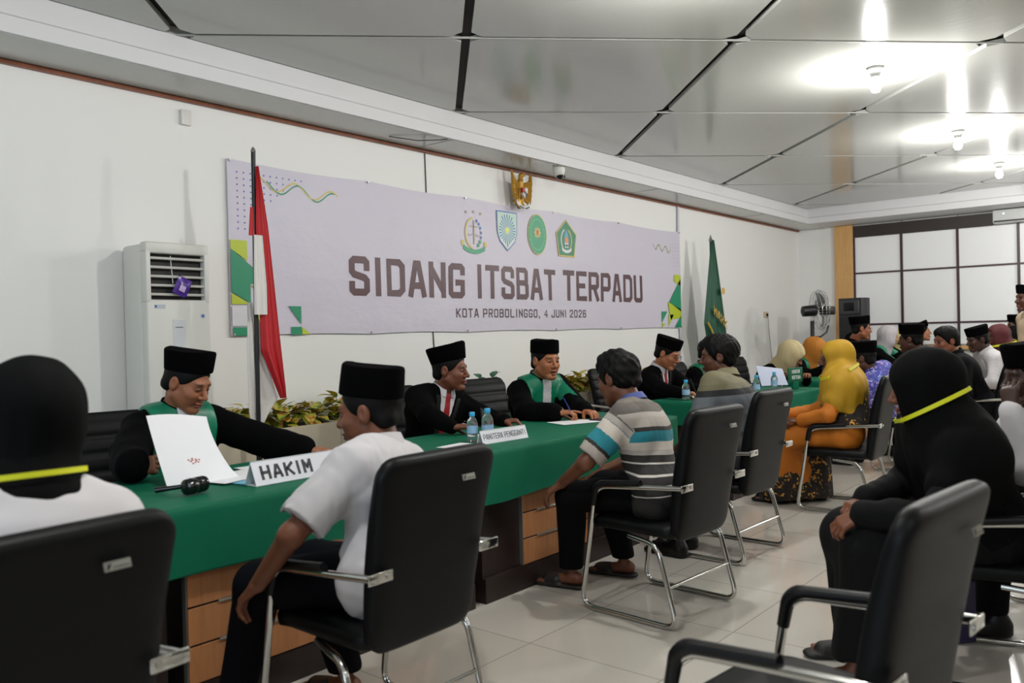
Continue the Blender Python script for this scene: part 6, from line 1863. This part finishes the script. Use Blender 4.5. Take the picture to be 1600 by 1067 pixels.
# --- standing men at the right edge
p = Person('standing person in beige shirt and black cap at the right edge', pelvis=(9.98, 1.32), head=(9.93, 1.37, 1.60), yaw=120, head_yaw=128, h=.008, gh=.010, seed=22, skin='4d2d20', pz=.94,
           knees=[(9.92, 1.36, .50), (10.1, 1.30, .50)], feet=[(9.92, 1.33, .09), (10.12, 1.26, .09)], handL=(9.78, 1.48, .95), handR=(10.1, 1.5, .95))
p.body(eyes=0); p.hair(); p.peci(tilt=2, ht=.09); p.top(mat('khaki_shirt', 'b09a80', .8), 'shirt', g=.02, hem=.80); p.trousers(mat('khaki_trousers', '8f7d66', .8), h=.014); p.footwear(M_PLASTIC, 'shoe', .010, True)
p = Person('person in dark clothes and black cap far back behind the standing one', pelvis=(12.95, 1.70), head=(12.80, 1.90, 1.315), yaw=110, head_yaw=115, h=.010, gh=.013, seed=23, skin='4d2d20', pz=.66)
p.body(eyes=0); p.hair(h=.01); p.peci(ht=.10); p.top(M_BLACKCLOTH, 'jacket', g=.02); p.trousers(M_TROUSER, h=.018); p.footwear(M_PLASTIC, 'shoe', .012, True)
# --- woman in long black headscarf, front right
M_BLK2 = mat('black_dress_cloth', '070708', .9, spec=.2, bump=dict(scale=9, strength=.3, dist=.015, stretch=(1, 1, .2)))
p = Person('person in long black headscarf with yellow band and black dress seated at the right', pelvis=(3.70, .70), head=(3.475, .83, 1.115), yaw=122, head_yaw=98, head_pitch=-10, knees=[(3.24, .96, .51), (3.47, 1.12, .51)], feet=[(3.20, 1.02, .095), (3.50, 1.10, .095)],
           handL=(3.21, .99, .655), handR=(3.45, 1.05, .66), poleL=(-.6, -.7, -.5), h=.0045, gh=.008, seed=24, skin='70442f', sh=.17)
p.body(eyes=0, feet=True, curl=.7, handspec={'L': dict(dir=(-.25, .6, -.35), nrml=(.4, .1, -.8))})
p.top(M_BLK2, 'dress_top', g=.02, folds=.008, wide=.012); p.skirt(M_BLK2, 'dress_skirt', z=.12, folds=.010, w0=.11, w1=.10)
p.scarf(M_BLACKSCARF, drop=.50, spread=.27, fold=.008, back=-.1, amp=6, puff=1.08); p.band(z=-.07, tilt=-.33, roll=0, width=.016); p.footwear(mat('black_mesh_slipper', '17150f', .6, bump=dict(scale=160, strength=.6, dist=.003)), 'slipper')
# --- woman in black headscarf at the left edge
p = Person('person in black headscarf with yellow band and white blouse at the lower left edge', pelvis=(.62, 2.02), head=(.79, 2.17, 1.175), yaw=80, head_yaw=84, head_pitch=-5, h=.006, gh=.008, seed=25, skin='70442f', sh=.19,
           handL=(.45, 2.5, .66), handR=(.85, 2.5, .66))
p.body(eyes=0); p.top(M_WHITECLOTH, 'blouse', g=.03, hem=.46, folds=.006); p.trousers(M_TROUSER, h=.012); p.footwear(M_PLASTIC, 'shoe', .012, True)
p.scarf(M_BLACKSCARF, drop=.22, spread=.17, fold=.007, amp=6, shoulders=True, puff=1.08); p.band(z=-.115, tilt=-.05, roll=0, width=.013)
# --- man at the right edge
p = Person('person in white shirt and black cap at the right edge, hand raised to the mouth', pelvis=(4.46, .45), head=(4.20, .565, 1.12), yaw=125, head_yaw=120, head_pitch=-4,
           handL=(3.99, .62, 1.00), handR=(4.2, .9, .66), poleL=(-.35, -.1, -1), h=.005, gh=.0075, seed=26, skin='3a2219', knees=[(4.08, .70, .53), (4.25, .86, .53)])
p.body(eyes=0, curl=.7, handspec={'L': dict(dir=(.15, .05, 1), nrml=(.8, -.2, 0), curl=.8)}); p.hair(); p.peci(tilt=-4, ht=.11)
p.top(M_WHITECLOTH, 'shirt', g=.022, hem=.44, folds=.006); p.collar(M_WHITECLOTH, .066, .02, 'shirt_collar', .2, .042); p.trousers(M_TROUSER); p.footwear(M_PLASTIC, 'shoe', .012, True)
mb = MB(); w = p.arms['L'][2]; mb.lathe([(.030, -.005), (.031, .005)], tuple(w), 16); p.part_mb(mb, 'wristwatch', M_ALU)
